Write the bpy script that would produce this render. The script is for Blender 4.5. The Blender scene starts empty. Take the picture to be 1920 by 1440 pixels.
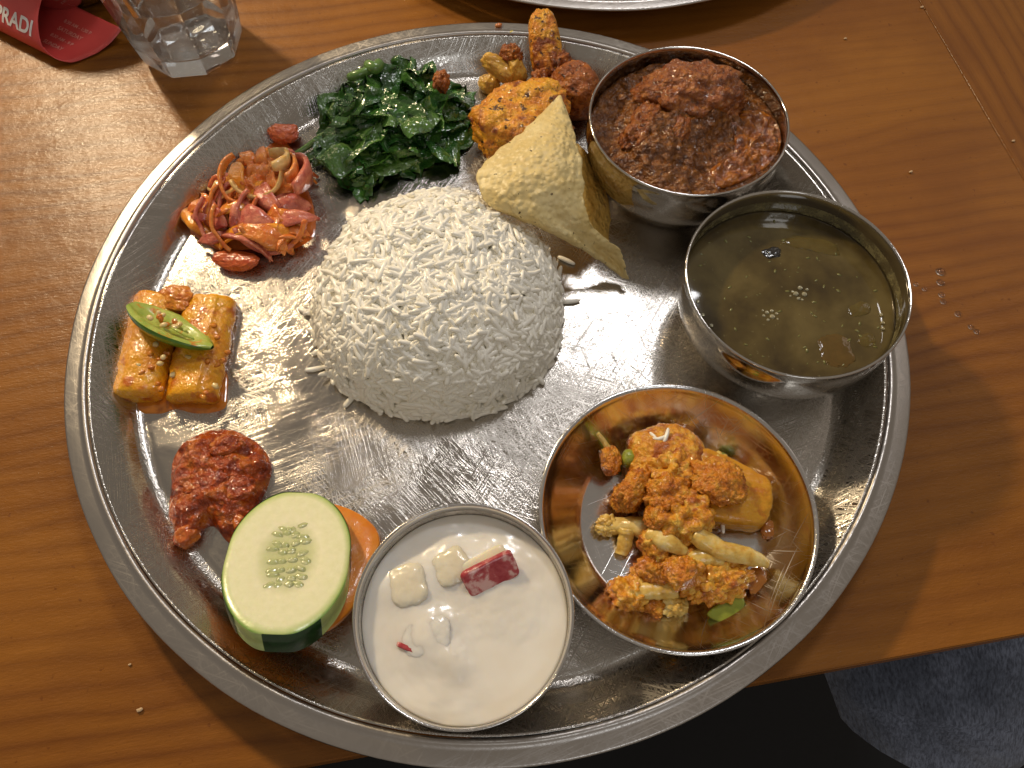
import bpy, bmesh, math, random
import numpy as np
from mathutils import Vector, Matrix, Euler, noise as mn

scene = bpy.context.scene
COL = scene.collection
random.seed(7)
R = math.radians

# ------------------------------------------------------------------ camera
PITCH, ROLL = 0.4513, -0.0024
CAM = Vector((0.0104, -0.1762, 0.3047))
FPX = 1442.0
cd = bpy.data.cameras.new('camera')
cam = bpy.data.objects.new('camera', cd)
COL.objects.link(cam)
CROT = Matrix.Rotation(PITCH, 3, 'X') @ Matrix.Rotation(ROLL, 3, 'Z')
cam.matrix_world = Matrix.Translation(CAM) @ CROT.to_4x4()
cd.sensor_width = 36.0
cd.lens = 36.0 * FPX / 1920.0
cd.clip_start = 0.01
cd.clip_end = 50.0
scene.camera = cam

# ------------------------------------------------------------------ world, lamps, exposure
w = bpy.data.worlds.new('World')
scene.world = w
w.use_nodes = True
wb = w.node_tree.nodes['Background']
wb.inputs[0].default_value = (0.95, 0.82, 0.68, 1)
wb.inputs[1].default_value = 0.215

def point_lamp(name, loc, power, color, radius):
    l = bpy.data.lights.new(name, 'POINT'); l.energy = power; l.color = color; l.shadow_soft_size = radius
    o = bpy.data.objects.new(name, l); COL.objects.link(o); o.location = loc
    return o

def area_lamp(name, loc, target, power, color, sx, sy):
    l = bpy.data.lights.new(name, 'AREA'); l.energy = power; l.color = color
    l.shape = 'RECTANGLE'; l.size = sx; l.size_y = sy
    o = bpy.data.objects.new(name, l); COL.objects.link(o); o.location = loc
    o.rotation_euler = (Vector(target) - Vector(loc)).to_track_quat('-Z', 'Y').to_euler()
    return o

WARM = (1.0, 0.78, 0.49)
def spot_lamp(name, loc, target, power, color, radius, size, blend):
    l = bpy.data.lights.new(name, 'SPOT'); l.energy = power; l.color = color; l.shadow_soft_size = radius
    l.spot_size = size; l.spot_blend = blend
    o = bpy.data.objects.new(name, l); COL.objects.link(o); o.location = loc
    o.rotation_euler = (Vector(target) - Vector(loc)).to_track_quat('-Z', 'Y').to_euler()
    return o
# shaded pendant over the far left of the table: its cone leaves the right side of the table dimmer
spot_lamp('pendant_lamp', (-0.66, 0.75, 0.72), (-0.14, 0.06, 0.0), 33, WARM, 0.045, R(52), 1.0)
point_lamp('pendant_bulb', (-1.00, 0.92, 0.95), 3, WARM, 0.03)
point_lamp('pendant_bulb', (-0.95, 1.40, 0.95), 3, WARM, 0.03)
area_lamp('ceiling_lamp', (0.27, 0.74, 1.3), (0, 0, 0), 3.9, (0.97, 0.96, 0.98), 0.26, 0.20)
area_lamp('ceiling_lamp', (1.35, 1.0, 1.4), (0, 0, 0), 0.6, (1.0, 0.86, 0.78), 0.4, 0.4)
area_lamp('ceiling_lamp', (0.45, -1.15, 1.3), (0, -0.1, 0), 1.5, (0.92, 0.96, 1.0), 0.5, 0.3)

scene.view_settings.view_transform = 'Standard'
scene.view_settings.look = 'None'
scene.view_settings.gamma = 1.0
scene.view_settings.exposure = 0.30
try:
    scene.cycles.use_denoising = True
    scene.cycles.max_bounces = 14
    scene.cycles.diffuse_bounces = 8
    scene.cycles.glossy_bounces = 6
    scene.cycles.transmission_bounces = 10
    scene.cycles.sample_clamp_indirect = 6.0
except Exception:
    pass

# ------------------------------------------------------------------ helpers
Z0 = 0.002          # upper face of the plate floor

def at(px, py, z):
    d = CROT @ Vector(((px - 960) / FPX, -(py - 720) / FPX, -1.0))
    return CAM + d * ((z - CAM.z) / d.z)

def tag(o, label=None, cat=None, group=None, kind=None):
    if label: o['label'] = label
    if cat: o['category'] = cat
    if group: o['group'] = group
    if kind: o['kind'] = kind
    return o

def attach(o, parent):
    if parent is not None:
        o.parent = parent
        o.matrix_parent_inverse = Matrix.Translation(-parent.location)

def empty(name, loc, label=None, cat=None, group=None, parent=None):
    e = bpy.data.objects.new(name, None)
    e.empty_display_size = 0.01
    COL.objects.link(e)
    e.location = loc
    tag(e, label, cat, group)
    return e

def mk(name, verts, faces, mat, parent=None, smooth=True, center=None, attr=None):
    v = np.array([tuple(p) for p in verts], dtype=float)
    if center is None:
        lo, hi = v.min(0), v.max(0)
        center = Vector(((lo[0] + hi[0]) / 2, (lo[1] + hi[1]) / 2, lo[2]))
    c = np.array(tuple(center))
    me = bpy.data.meshes.new(name)
    me.from_pydata((v - c).tolist(), [], faces)
    if smooth:
        me.polygons.foreach_set('use_smooth', [True] * len(me.polygons))
    if attr is not None:
        for an, vals in attr.items():
            a = me.attributes.new(an, 'FLOAT', 'POINT')
            a.data.foreach_set('value', vals)
    me.materials.append(mat)
    me.update()
    o = bpy.data.objects.new(name, me)
    COL.objects.link(o)
    o.location = center
    attach(o, parent)
    return o

def fnoise(p, freq, seed=0.0, octv=3):
    q = Vector(p) * freq + Vector((seed * 13.7, seed * 7.1, seed * 3.3))
    s, a, t = 0.0, 1.0, 0.0
    for i in range(octv):
        s += a * mn.noise(q); t += a
        q = q * 2.03; a *= 0.5
    return s / t

def crom(pts, n, closed=False):
    """Catmull-Rom resample of a list of tuples"""
    pts = [Vector(p) for p in pts]
    m = len(pts)
    segs = m if closed else m - 1
    out = []
    for k in range(n):
        t = k / n * segs if closed else k / (n - 1) * segs
        i = min(int(t), segs - 1); u = t - i
        if closed:
            p0, p1, p2, p3 = pts[(i - 1) % m], pts[i % m], pts[(i + 1) % m], pts[(i + 2) % m]
        else:
            p0, p1, p2, p3 = pts[max(i - 1, 0)], pts[i], pts[i + 1], pts[min(i + 2, m - 1)]
        out.append(0.5 * ((2 * p1) + (p2 - p0) * u + (2 * p0 - 5 * p1 + 4 * p2 - p3) * u * u + (3 * p1 - p0 - 3 * p2 + p3) * u ** 3))
    return out

def lathe(name, profile, center, mat, parent=None, n=128, wob=None, flip=False):
    verts, faces = [], []
    idx = []
    for (r, z) in profile:
        if r < 1e-6:
            idx.append([len(verts)] * n); verts.append((0, 0, z))
        else:
            row = []
            for k in range(n):
                a = 2 * math.pi * k / n
                dr, dz = wob(a, r, z) if wob else (0, 0)
                row.append(len(verts)); verts.append(((r + dr) * math.cos(a), (r + dr) * math.sin(a), z + dz))
            idx.append(row)
    for i in range(len(idx) - 1):
        a, b = idx[i], idx[i + 1]
        for k in range(n):
            k2 = (k + 1) % n
            f = [a[k], a[k2], b[k2], b[k]]
            if flip: f = f[::-1]
            g = []
            for q in f:
                if q not in g: g.append(q)
            if len(g) > 2: faces.append(g)
    c = Vector(center)
    return mk(name, [Vector(v) + c for v in verts], faces, mat, parent, True, center=c)

_ico = {}
def ico(sub):
    if sub not in _ico:
        bm = bmesh.new(); bmesh.ops.create_icosphere(bm, subdivisions=sub, radius=1.0)
        bm.verts.ensure_lookup_table()
        _ico[sub] = ([v.co.copy() for v in bm.verts], [[v.index for v in f.verts] for f in bm.faces])
        bm.free()
    return _ico[sub]

def lump(name, p0, p1, ry, rz, mat, parent=None, seed=1, amp=0.15, freq=1.6, sq=2.4, sub=5, fine=0.05, ffreq=7, up=(0, 0, 1), floor=None, taper=0.0, bend=0.0, cell=0.0, cfreq=3.0):
    """lumpy super-ellipsoid from p0 to p1 (its long axis) with half widths ry (sideways) and rz (upwards)"""
    p0, p1 = Vector(p0), Vector(p1)
    c = (p0 + p1) / 2
    ax = (p1 - p0); rx = ax.length / 2; ax.normalize()
    u = Vector(up); side = u.cross(ax)
    if side.length < 1e-4: side = Vector((1, 0, 0))
    side.normalize(); u = ax.cross(side)
    V, F = ico(sub)
    out = []
    for d in V:
        n = (abs(d.x) ** sq + abs(d.y) ** sq + abs(d.z) ** sq) ** (1 / sq)
        q = d / n
        k = 1 + amp * fnoise(d, freq, seed, 3) * 1.6 + fine * fnoise(d, ffreq, seed + 5, 3) * 1.6
        if cell:
            ds = mn.voronoi(d * cfreq + Vector((seed, seed * 2, 0)))[0]
            k += cell * (0.42 - 1.3 * ds[0] * ds[0])
        q = q * k
        tp = 1 + taper * q.x
        x, y, z = q.x * rx, q.y * ry * tp, q.z * rz * tp
        z += bend * rx * (q.x * q.x)
        p = c + ax * x + side * y + u * z
        if floor is not None and p.z < floor: p.z = floor + 0.02 * (p.z - floor)
        out.append(p)
    return mk(name, out, F, mat, parent)

def tube(name, pts, rads, mat, parent=None, n=10, samples=24, flat=1.0, cap=True, seed=0, rough=0.0, attr_along=False):
    pts = crom([tuple(p) for p in pts], samples)
    rr = [r.x for r in crom([(r, 0, 0) for r in rads], samples)] if len(rads) > 1 else [rads[0]] * samples
    verts, faces = [], []
    prev = None
    for i, p in enumerate(pts):
        t = (pts[min(i + 1, samples - 1)] - pts[max(i - 1, 0)]).normalized()
        if prev is None:
            b = Vector((0, 0, 1)).cross(t)
            if b.length < 1e-3: b = Vector((1, 0, 0)).cross(t)
        else:
            b = prev - t * prev.dot(t)
        b.normalize(); prev = b
        u = t.cross(b)
        for k in range(n):
            a = 2 * math.pi * k / n
            q = rr[i] * (1 + rough * mn.noise(Vector((i * 0.35 + seed * 9, math.cos(a) * 1.5, math.sin(a) * 1.5))))
            verts.append(p + b * math.cos(a) * q + u * math.sin(a) * q * flat)
    for i in range(samples - 1):
        for k in range(n):
            k2 = (k + 1) % n
            faces.append([i * n + k, i * n + k2, (i + 1) * n + k2, (i + 1) * n + k])
    if cap:
        faces.append(list(range(n))[::-1]); faces.append([(samples - 1) * n + k for k in range(n)])
    return mk(name, verts, faces, mat, parent)

def star_blob(name, poly, cpx, z0, h, mat, parent=None, nr=28, nt=120, edge=2.2, amp=0.0, freq=200, seed=1, lumps=(), pix=True, zclip=None, skirt=0.0006, octv=4):
    """mound whose outline is a star-shaped polygon (pixels on the plane z0)"""
    if pix:
        P = [at(x, y, z0) for x, y in poly]; C = at(cpx[0], cpx[1], z0)
    else:
        P = [Vector((x, y, z0)) for x, y in poly]; C = Vector((cpx[0], cpx[1], z0))
    Q = crom([tuple(p) for p in P], 400, closed=True)
    ang = sorted([(math.atan2(q.y - C.y, q.x - C.x), math.hypot(q.x - C.x, q.y - C.y)) for q in Q])
    A = np.array([a for a, _ in ang]); Rr = np.array([r for _, r in ang])
    verts, faces = [], []
    def height(x, y, s):
        e = max(0.0, 1 - s ** edge) ** 0.6
        z = h * e
        for (lx, ly, lr, lh) in lumps:
            z += lh * math.exp(-((x - lx) ** 2 + (y - ly) ** 2) / (lr * lr)) * min(1, e * 1.5)
        if amp: z += amp * fnoise((x, y, 0), freq, seed, octv) * 1.8 * min(1, e * 2.0)
        return z0 + max(z, 0.0 if s > .98 else 0.0002)
    verts.append((C.x, C.y, height(C.x, C.y, 0)))
    for j in range(1, nr + 1):
        s = j / nr
        s = 1 - (1 - s) ** 1.15
        for k in range(nt):
            a = -math.pi + 2 * math.pi * k / nt
            r = float(np.interp(a, A, Rr, period=2 * math.pi)) * s
            x, y = C.x + r * math.cos(a), C.y + r * math.sin(a)
            verts.append((x, y, height(x, y, s) if j < nr else z0 - skirt))
    for k in range(nt):
        faces.append([0, 1 + k, 1 + (k + 1) % nt])
    for j in range(nr - 1):
        for k in range(nt):
            a = 1 + j * nt
            faces.append([a + k, a + nt + k, a + nt + (k + 1) % nt, a + (k + 1) % nt])
    return mk(name, verts, faces, mat, parent)

# ------------------------------------------------------------------ material helpers
class Mat:
    def __init__(s, name):
        s.m = bpy.data.materials.new(name); s.m.use_nodes = True
        s.t = s.m.node_tree; s.n = s.t.nodes; s.l = s.t.links
        s.b = s.n['Principled BSDF']
    def node(s, typ, **kw):
        n = s.n.new('ShaderNode' + typ)
        for k, v in kw.items():
            if k.startswith('i_'):
                key = k[2:]
                key = int(key) if key.isdigit() else key
                s.put(n.inputs[key], v)
            else: setattr(n, k, v)
        return n
    def put(s, sock, v):
        if isinstance(v, bpy.types.NodeSocket): s.l.new(v, sock)
        elif hasattr(v, 'bl_idname') and hasattr(v, 'outputs'): s.l.new(v.outputs[0], sock)
        else:
            if isinstance(v, (tuple, list)) and len(v) == 3 and sock.type == 'RGBA': v = (*v, 1)
            sock.default_value = v
    def set(s, **kw):
        names = dict(color='Base Color', rough='Roughness', metal='Metallic', normal='Normal', sss='Subsurface Weight', sssr='Subsurface Radius', ssss='Subsurface Scale', spec='Specular IOR Level', coat='Coat Weight', coatr='Coat Roughness', trans='Transmission Weight', ior='IOR', aniso='Anisotropic', tangent='Tangent', alpha='Alpha', sheen='Sheen Weight', coatn='Coat Normal')
        for k, v in kw.items(): s.put(s.b.inputs[names[k]], v)
        return s
    def math(s, op, a, b=0.0, c=0.0):
        n = s.node('Math', operation=op)
        for i, v in enumerate((a, b, c)): s.put(n.inputs[i], v)
        return n.outputs[0]
    def coord(s, kind='Object'):
        return s.node('TexCoord').outputs[kind]
    def mapping(s, vec, scale=(1, 1, 1), rot=(0, 0, 0), loc=(0, 0, 0)):
        n = s.node('Mapping'); s.put(n.inputs[0], vec)
        n.inputs['Scale'].default_value = scale; n.inputs['Rotation'].default_value = rot; n.inputs['Location'].default_value = loc
        return n.outputs[0]
    def noise(s, vec, scale, detail=3, rough=0.5, dist=0.0, out=0):
        n = s.node('TexNoise'); s.put(n.inputs['Vector'], vec)
        n.inputs['Scale'].default_value = scale; n.inputs['Detail'].default_value = detail
        n.inputs['Roughness'].default_value = rough; n.inputs['Distortion'].default_value = dist
        return n.outputs[out]
    def voro(s, vec, scale, feature='F1', out='Distance', rnd=1.0):
        n = s.node('TexVoronoi', feature=feature); s.put(n.inputs['Vector'], vec)
        n.inputs['Scale'].default_value = scale; n.inputs['Randomness'].default_value = rnd
        return n.outputs[out]
    def ramp(s, fac, stops, interp='LINEAR'):
        n = s.node('ValToRGB'); s.put(n.inputs[0], fac)
        cr = n.color_ramp; cr.interpolation = interp
        while len(cr.elements) < len(stops): cr.elements.new(0.5)
        for e, (p, c) in zip(cr.elements, stops):
            e.position = p
            e.color = (*c, 1) if isinstance(c, (tuple, list)) else (c, c, c, 1)
        return n.outputs[0]
    def mix(s, fac, a, b, mode='MIX'):
        n = s.node('MixRGB', blend_type=mode)
        s.put(n.inputs[0], fac); s.put(n.inputs[1], a); s.put(n.inputs[2], b)
        return n.outputs[0]
    def bump(s, h, strength=0.5, dist=0.001, normal=None):
        n = s.node('Bump'); n.inputs['Strength'].default_value = strength; n.inputs['Distance'].default_value = dist
        s.put(n.inputs['Height'], h)
        if normal is not None: s.put(n.inputs['Normal'], normal)
        return n.outputs[0]

def steel(name, rough=0.12, scratch=0.0, aniso=0.0, color=(0.60, 0.575, 0.55), rings=0.0, smudge=0.1, dens=0.66, srough=0.18):
    m = Mat(name); co = m.coord()
    sm = m.noise(co, 35, 4, 0.6)
    r = m.math('ADD', rough, m.math('MULTIPLY', m.math('SUBTRACT', sm, 0.5), smudge))
    nrm = None
    if scratch:
        acc = None
        for i, (ang, sc) in enumerate(((0.3, 1.0), (1.25, 1.3), (2.1, 0.9), (2.75, 1.15), (0.8, 1.6))):
            wv = m.mapping(co, rot=(0, 0, ang), loc=(i * 1.7, i * 0.9, 0))
            wv = m.mapping(wv, scale=(30 * sc, 2300 * sc, 30))
            nz = m.noise(wv, 1.0, 1, 0.5)
            th = m.ramp(nz, ((dens, 0.0), (dens + 0.09, 1.0)))
            acc = th if acc is None else m.math('MAXIMUM', acc, th)
        big = m.ramp(m.noise(co, 18, 2), ((0.38, 0.15), (0.62, 1.0)))
        acc = m.math('MULTIPLY', acc, big)
        nrm = m.bump(acc, scratch, 0.0006)
        r = m.math('ADD', r, m.math('MULTIPLY', acc, srough))
    if rings:
        sep = m.node('SeparateXYZ', i_0=co)
        rad = m.math('SQRT', m.math('ADD', m.math('POWER', sep.outputs[0], 2.0), m.math('POWER', sep.outputs[1], 2.0)))
        th = m.math('ARCTAN2', sep.outputs[1], sep.outputs[0])
        cv = m.node('CombineXYZ', i_0=m.math('MULTIPLY', rad, 900.0), i_1=m.math('MULTIPLY', th, 1.3), i_2=0.0)
        rn = m.noise(cv.outputs[0], 1.0, 3, 0.6)
        nrm = m.bump(rn, rings, 0.0003, nrm)
    dents = m.noise(co, 60, 2)
    nrm = m.bump(dents, 0.012, 0.004, nrm)
    m.set(color=color, metal=1.0, rough=r, normal=nrm)
    if aniso:
        tg = m.node('Tangent', direction_type='RADIAL', axis='Z')
        m.set(aniso=aniso, tangent=tg.outputs[0])
    return m.m

def food(name, stops, nscale=300, bumpscale=500, bumpd=0.0006, bumps=0.6, rough=0.35, coat=0.3, sss=0.15, spots=None, detail=4, roughvar=0.25, sssr=(0.003, 0.0012, 0.0005), coatr=0.08):
    m = Mat(name); co = m.coord()
    rnd = m.node('ObjectInfo').outputs['Random']
    off = m.node('CombineXYZ', i_0=m.math('MULTIPLY', rnd, 3.0), i_1=rnd, i_2=0.0).outputs[0]
    va = m.node('VectorMath', operation='ADD'); m.put(va.inputs[0], co); m.put(va.inputs[1], off); co2 = va.outputs[0]
    c = m.ramp(m.noise(co2, nscale, detail, 0.6, 0.3), stops)
    if spots:
        for (sc, lo, hi, colr) in spots:
            f = m.ramp(m.noise(co2, sc, 3, 0.6), ((lo, 0.0), (hi, 1.0)))
            c = m.mix(f, c, colr)
    h = m.math('ADD', m.noise(co2, bumpscale * 0.7, 3, 0.55), m.math('MULTIPLY', m.noise(co2, bumpscale * 0.25, 2), 1.5))
    hc = m.noise(co2, bumpscale * 0.45, 1, 0.5)
    rr = m.math('ADD', rough - roughvar / 2, m.math('MULTIPLY', m.noise(co2, bumpscale * 0.5, 2), roughvar))
    bn = m.bump(h, bumps, bumpd)
    m.set(color=c, rough=rr, normal=bn, coatn=m.bump(hc, min(1.0, bumps * 1.1), bumpd * 1.5), coat=coat * 0.7, spec=0.35, coatr=coatr, sss=sss, sssr=sssr, ssss=1.0)
    return m.m

def wood(name, light, mid, dark, freq=120.0, contrast=1.0):
    m = Mat(name); co = m.coord()
    wob = m.noise(m.mapping(co, scale=(3.0, 9.0, 1)), 1.0, 3, 0.55)
    wob2 = m.noise(m.mapping(co, scale=(9.0, 60.0, 1)), 1.0, 3, 0.6)
    y = m.node('SeparateXYZ', i_0=co).outputs[1]
    t = m.math('ADD', m.math('MULTIPLY', y, freq), m.math('ADD', m.math('MULTIPLY', wob, 5.0), m.math('MULTIPLY', wob2, 0.5)))
    fr = m.math('FRACT', t)
    band = m.ramp(fr, ((0.0, 0.35), (0.30, 0.0), (0.62, 0.35), (0.82, 0.85), (1.0, 0.35)))
    zone = m.ramp(m.noise(m.mapping(co, scale=(2.0, 11.0, 1)), 1.0, 2), ((0.35, 0.25), (0.65, 1.0)))
    band = m.math('MULTIPLY', m.math('MULTIPLY', band, zone), contrast)
    base = m.ramp(m.noise(m.mapping(co, scale=(2.5, 16.0, 1)), 1.0, 4, 0.6), ((0.3, mid), (0.7, light)))
    c = m.mix(band, base, dark)
    fib = m.noise(m.mapping(co, scale=(45, 1700, 1)), 1.0, 3, 0.7)
    c = m.mix(0.22, c, m.ramp(fib, ((0.3, (0.25, 0.25, 0.25)), (0.7, (1, 1, 1)))), 'MULTIPLY')
    scr = m.ramp(m.noise(m.mapping(m.mapping(co, rot=(0, 0, 0.35)), scale=(24, 1500, 1)), 1.0, 1), ((0.66, 0.0), (0.72, 1.0)))
    scr2 = m.ramp(m.noise(m.mapping(m.mapping(co, rot=(0, 0, -0.5)), scale=(30, 1700, 1)), 1.0, 1), ((0.68, 0.0), (0.73, 1.0)))
    c = m.mix(m.math('MULTIPLY', m.math('MAXIMUM', scr, scr2), 0.12), c, light)
    stain = m.ramp(m.noise(co, 14, 4, 0.6), ((0.42, 0.0), (0.62, 1.0)))
    c = m.mix(m.math('MULTIPLY', stain, 0.30), c, dark)
    knots = m.ramp(m.noise(co, 300, 2), ((0.68, 0.0), (0.74, 1.0)))
    c = m.mix(m.math('MULTIPLY', knots, 0.6), c, dark)
    micro = m.math('ADD', m.math('MULTIPLY', m.noise(m.mapping(co, scale=(260, 800, 1)), 1.0, 3, 0.7), 1.0), m.math('MULTIPLY', m.noise(co, 120, 3), 1.3))
    nm = m.bump(micro, 0.35, 0.0006)
    m.set(color=c, rough=m.ramp(m.noise(co, 60, 4), ((0.3, 0.38), (0.7, 0.52))), normal=nm, coat=0.20, coatr=0.15, coatn=nm, spec=0.2)
    return m.m

def plain(name, color, rough=0.5, **kw):
    m = Mat(name); co = m.coord()
    v = m.noise(co, kw.pop('nscale', 150), 3)
    k = kw.pop('var', 0.25)
    c = m.mix(1.0, color, m.ramp(v, ((0.3, 1 - k), (0.7, 1.0))), 'MULTIPLY')
    b = kw.pop('bump', 0.15); bs = kw.pop('bscale', 400); bd = kw.pop('bdist', 0.0005)
    m.set(color=c, rough=rough, normal=m.bump(m.noise(co, bs, 3), b, bd), **kw)
    return m.m

# ------------------------------------------------------------------ materials
S_FLOOR = steel('brushed_steel', 0.115, scratch=0.20, aniso=0.55, rings=0.035, smudge=0.10, dens=0.565, color=(0.47, 0.44, 0.40), srough=0.30)
S_RIM = steel('worn_steel', 0.30, scratch=0.10, srough=0.2, color=(0.46, 0.43, 0.40), aniso=0.2, smudge=0.15, dens=0.62)
S_BOWL = steel('polished_steel', 0.085, scratch=0.06, smudge=0.08, color=(0.58, 0.555, 0.52), dens=0.7)
S_DISH = steel('polished_steel_dish', 0.15, scratch=0.10, smudge=0.10, color=(0.62, 0.60, 0.58), dens=0.68)
W_MAIN = wood('pine_main', (0.340, 0.131, 0.015), (0.255, 0.088, 0.009), (0.135, 0.039, 0.004), 105.0, 0.9)
W_END = wood('pine_end', (0.330, 0.128, 0.015), (0.25, 0.086, 0.009), (0.14, 0.041, 0.004), 120.0, 0.9)

# ------------------------------------------------------------------ table
TA = math.atan2(-0.1349 + 0.1526, 0.2047 - 0.0969)      # direction of the table's front edge
tx = Vector((math.cos(TA), math.sin(TA), 0)); ty = Vector((-math.sin(TA), math.cos(TA), 0))
edge_pt = at(1660, 1237, 0.0)
seam_pt = at(1800, 130, 0.0)
table = empty('table_top', (0, 0, -0.03))
tag(table, 'varnished orange pine table top under the steel plate', 'table', kind='structure')

def board(name, o2, lx, ly, mat, rot, bev=0.0014):
    """board with softened upper edges; o2 = its corner, lx along its grain, ly across"""
    bm = bmesh.new()
    bmesh.ops.create_cube(bm, size=1.0)
    for v in bm.verts:
        v.co = Vector(((v.co.x + .5) * lx, (v.co.y + .5) * ly, (v.co.z - .5) * 0.03))
    eds = [e for e in bm.edges if all(v.co.z > -1e-6 for v in e.verts)]
    bmesh.ops.bevel(bm, geom=eds, offset=bev, segments=3, affect='EDGES')
    me = bpy.data.meshes.new(name); bm.to_mesh(me); bm.free()
    me.materials.append(mat)
    for p in me.polygons: p.use_smooth = False
    o = bpy.data.objects.new(name, me); COL.objects.link(o)
    o.location = o2; o.rotation_euler = (0, 0, rot)
    attach(o, table)
    return o

ds = (seam_pt - edge_pt).dot(tx)
corner = edge_pt + tx * ds
board('main_board', edge_pt + tx * (ds - 1.30), 1.30 - 0.00015, 0.95, W_MAIN, TA, 0.0005)
# end board: grain runs along the seam
board('end_board', corner + tx * (0.12 + 0.00015), 0.95, 0.12, W_END, TA + math.pi / 2, 0.0005)

floor = mk('floor', [(-2, -2, -0.74), (2, -2, -0.74), (2, 2, -0.74), (-2, 2, -0.74)], [[0, 1, 2, 3]], plain('dark_floor', (0.004, 0.004, 0.005), 0.8), smooth=False)
tag(floor, 'dark floor below the table', kind='structure')

# ------------------------------------------------------------------ big plate
def plate(loc, label):
    e = empty('thali_plate', loc, label, 'plate')
    x, y = loc[0], loc[1]
    well = [(0, 0.002), (0.05, 0.002), (0.10, 0.002), (0.150, 0.002), (0.1522, 0.0019), (0.1532, 0.0016), (0.1542, 0.0018), (0.1555, 0.0022), (0.157, 0.0030), (0.1585, 0.0046), (0.161, 0.0080), (0.1640, 0.0112), (0.1672, 0.0142), (0.1692, 0.0162), (0.1702, 0.0172)]
    under = [(0.1702, 0.0166), (0.1690, 0.0150), (0.1640, 0.0098), (0.1585, 0.0034), (0.157, 0.0018), (0.154, 0.0006), (0.15, 0.0004), (0, 0.0004)]
    lathe('well', well + under, loc, S_FLOOR, e, 192, flip=True)
    rim = [(0.1704, 0.0168), (0.1706, 0.0176), (0.1712, 0.0182), (0.1720, 0.0183), (0.1727, 0.0180), (0.1733, 0.0174), (0.1745, 0.0173), (0.1790, 0.0172), (0.1797, 0.0170), (0.1800, 0.0164), (0.1797, 0.0158), (0.1788, 0.0159), (0.1785, 0.0166), (0.1740, 0.0167), (0.1722, 0.0172), (0.1710, 0.0168), (0.1704, 0.0168)]
    def wob(a, r, z):
        return (0.0003 * math.sin(a * 3 + 1) + 0.00025 * mn.noise(Vector((math.cos(a) * 6, math.sin(a) * 6, 0))), 0.0003 * mn.noise(Vector((math.cos(a) * 4, math.sin(a) * 4, 3))))
    lathe('rim', rim, loc, S_RIM, e, 192, wob, flip=True)
    return e

plate((0, 0, 0), 'large round steel plate carrying the whole meal')
pb = at(1150, 20, 0.0165)
plate((pb.x, pb.y + 0.18, 0), 'steel plate cut off by the top edge of the photo')

# ------------------------------------------------------------------ bowls
KAT_O = [(0, 0), (0.0225, 0), (0.0265, 0.0008), (0.0325, 0.0042), (0.0395, 0.0115), (0.0440, 0.0205), (0.0457, 0.029), (0.0454, 0.0370), (0.0448, 0.0400), (0.0452, 0.0408), (0.0453, 0.0416), (0.0448, 0.0421), (0.0442, 0.0417)]
KAT_I = [(0.0440, 0.0400), (0.0445, 0.0368), (0.0448, 0.029), (0.0431, 0.0208), (0.0387, 0.0122), (0.0319, 0.0051), (0.0262, 0.0018), (0.0225, 0.0012), (0, 0.0012)]
def bowl(loc, prof, mat, label, name='steel_bowl', k=1.0):
    o = lathe(name, [(r * k, z * k) for r, z in prof], loc, mat, None, 128)
    tag(o, label, 'bowl')
    return o
MEAT = Vector((0.0908, 0.0846, Z0)); SOUP = Vector((0.1258, -0.0027, Z0))
DISH = Vector((0.0730, -0.0922, Z0)); YOG = Vector((-0.0060, -0.1321, Z0))
bowl(MEAT, KAT_O + KAT_I, S_BOWL, 'round steel bowl filled with brown meat curry')
bowl(SOUP, KAT_O + KAT_I, S_BOWL, 'round steel bowl filled with olive green lentil soup')
bowl(DISH, [(0, 0), (0.033, 0), (0.0355, 0.0004), (0.0385, 0.0020), (0.0430, 0.0062), (0.0475, 0.0115), (0.0506, 0.0163), (0.0514, 0.0185), (0.0522, 0.0192), (0.0527, 0.0201), (0.0524, 0.0208), (0.0515, 0.0207), (0.0508, 0.0198),
      (0.0503, 0.0183), (0.0497, 0.0166), (0.0466, 0.0120), (0.0422, 0.0071), (0.0380, 0.0031), (0.0358, 0.0017), (0.0345, 0.0012), (0, 0.0012)], S_DISH, 'wide shallow steel dish holding cauliflower and potato curry', 'steel_dish')
bowl(YOG, [(0, 0), (0.019, 0), (0.0235, 0.0010), (0.0275, 0.0045), (0.0318, 0.0100), (0.0348, 0.0155), (0.0360, 0.022), (0.0364, 0.034), (0.0366, 0.0362), (0.0371, 0.0370), (0.0372, 0.0377), (0.0368, 0.0382), (0.0362, 0.0378),
      (0.0359, 0.0362), (0.0356, 0.034), (0.0352, 0.022), (0.0340, 0.0160), (0.0310, 0.0106), (0.0268, 0.0054), (0.0230, 0.0022), (0.019, 0.0012), (0, 0.0012)], S_DISH, 'small steel bowl of white yogurt with apple pieces')
cupb = at(135, 4, 0.004)
bowl((cupb.x - 0.004, cupb.y + 0.026, 0.0), KAT_O + KAT_I, S_BOWL, 'steel bowl behind the red leaflet at the top left corner')

# ------------------------------------------------------------------ rice
rm = Mat('rice'); co = rm.coord()
rnd = rm.node('ObjectInfo').outputs['Random']
rm.set(color=(0.96, 0.93, 0.83), rough=0.33, coat=0.25, coatr=0.15)
def translucent(mm, k, col):
    tr = mm.node('BsdfTranslucent'); tr.inputs[0].default_value = (*col, 1); mx = mm.node('MixShader'); mx.inputs[0].default_value = k
    mm.l.new(mm.b.outputs[0], mx.inputs[1]); mm.l.new(tr.outputs[0], mx.inputs[2])
    mm.l.new(mx.outputs[0], mm.n['Material Output'].inputs['Surface'])
RICE = rm.m
rl, rr_ = at(578, 560, 0.014), at(1062, 575, 0.014)
RR = (rr_.x - rl.x) / 2
RC = Vector(((rl.x + rr_.x) / 2, at(815, 795, Z0).y + RR, Z0))
RH = 0.0405
def dome(s):
    return RH * max(0.0, 1 - s ** 2.9) ** 0.60
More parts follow.
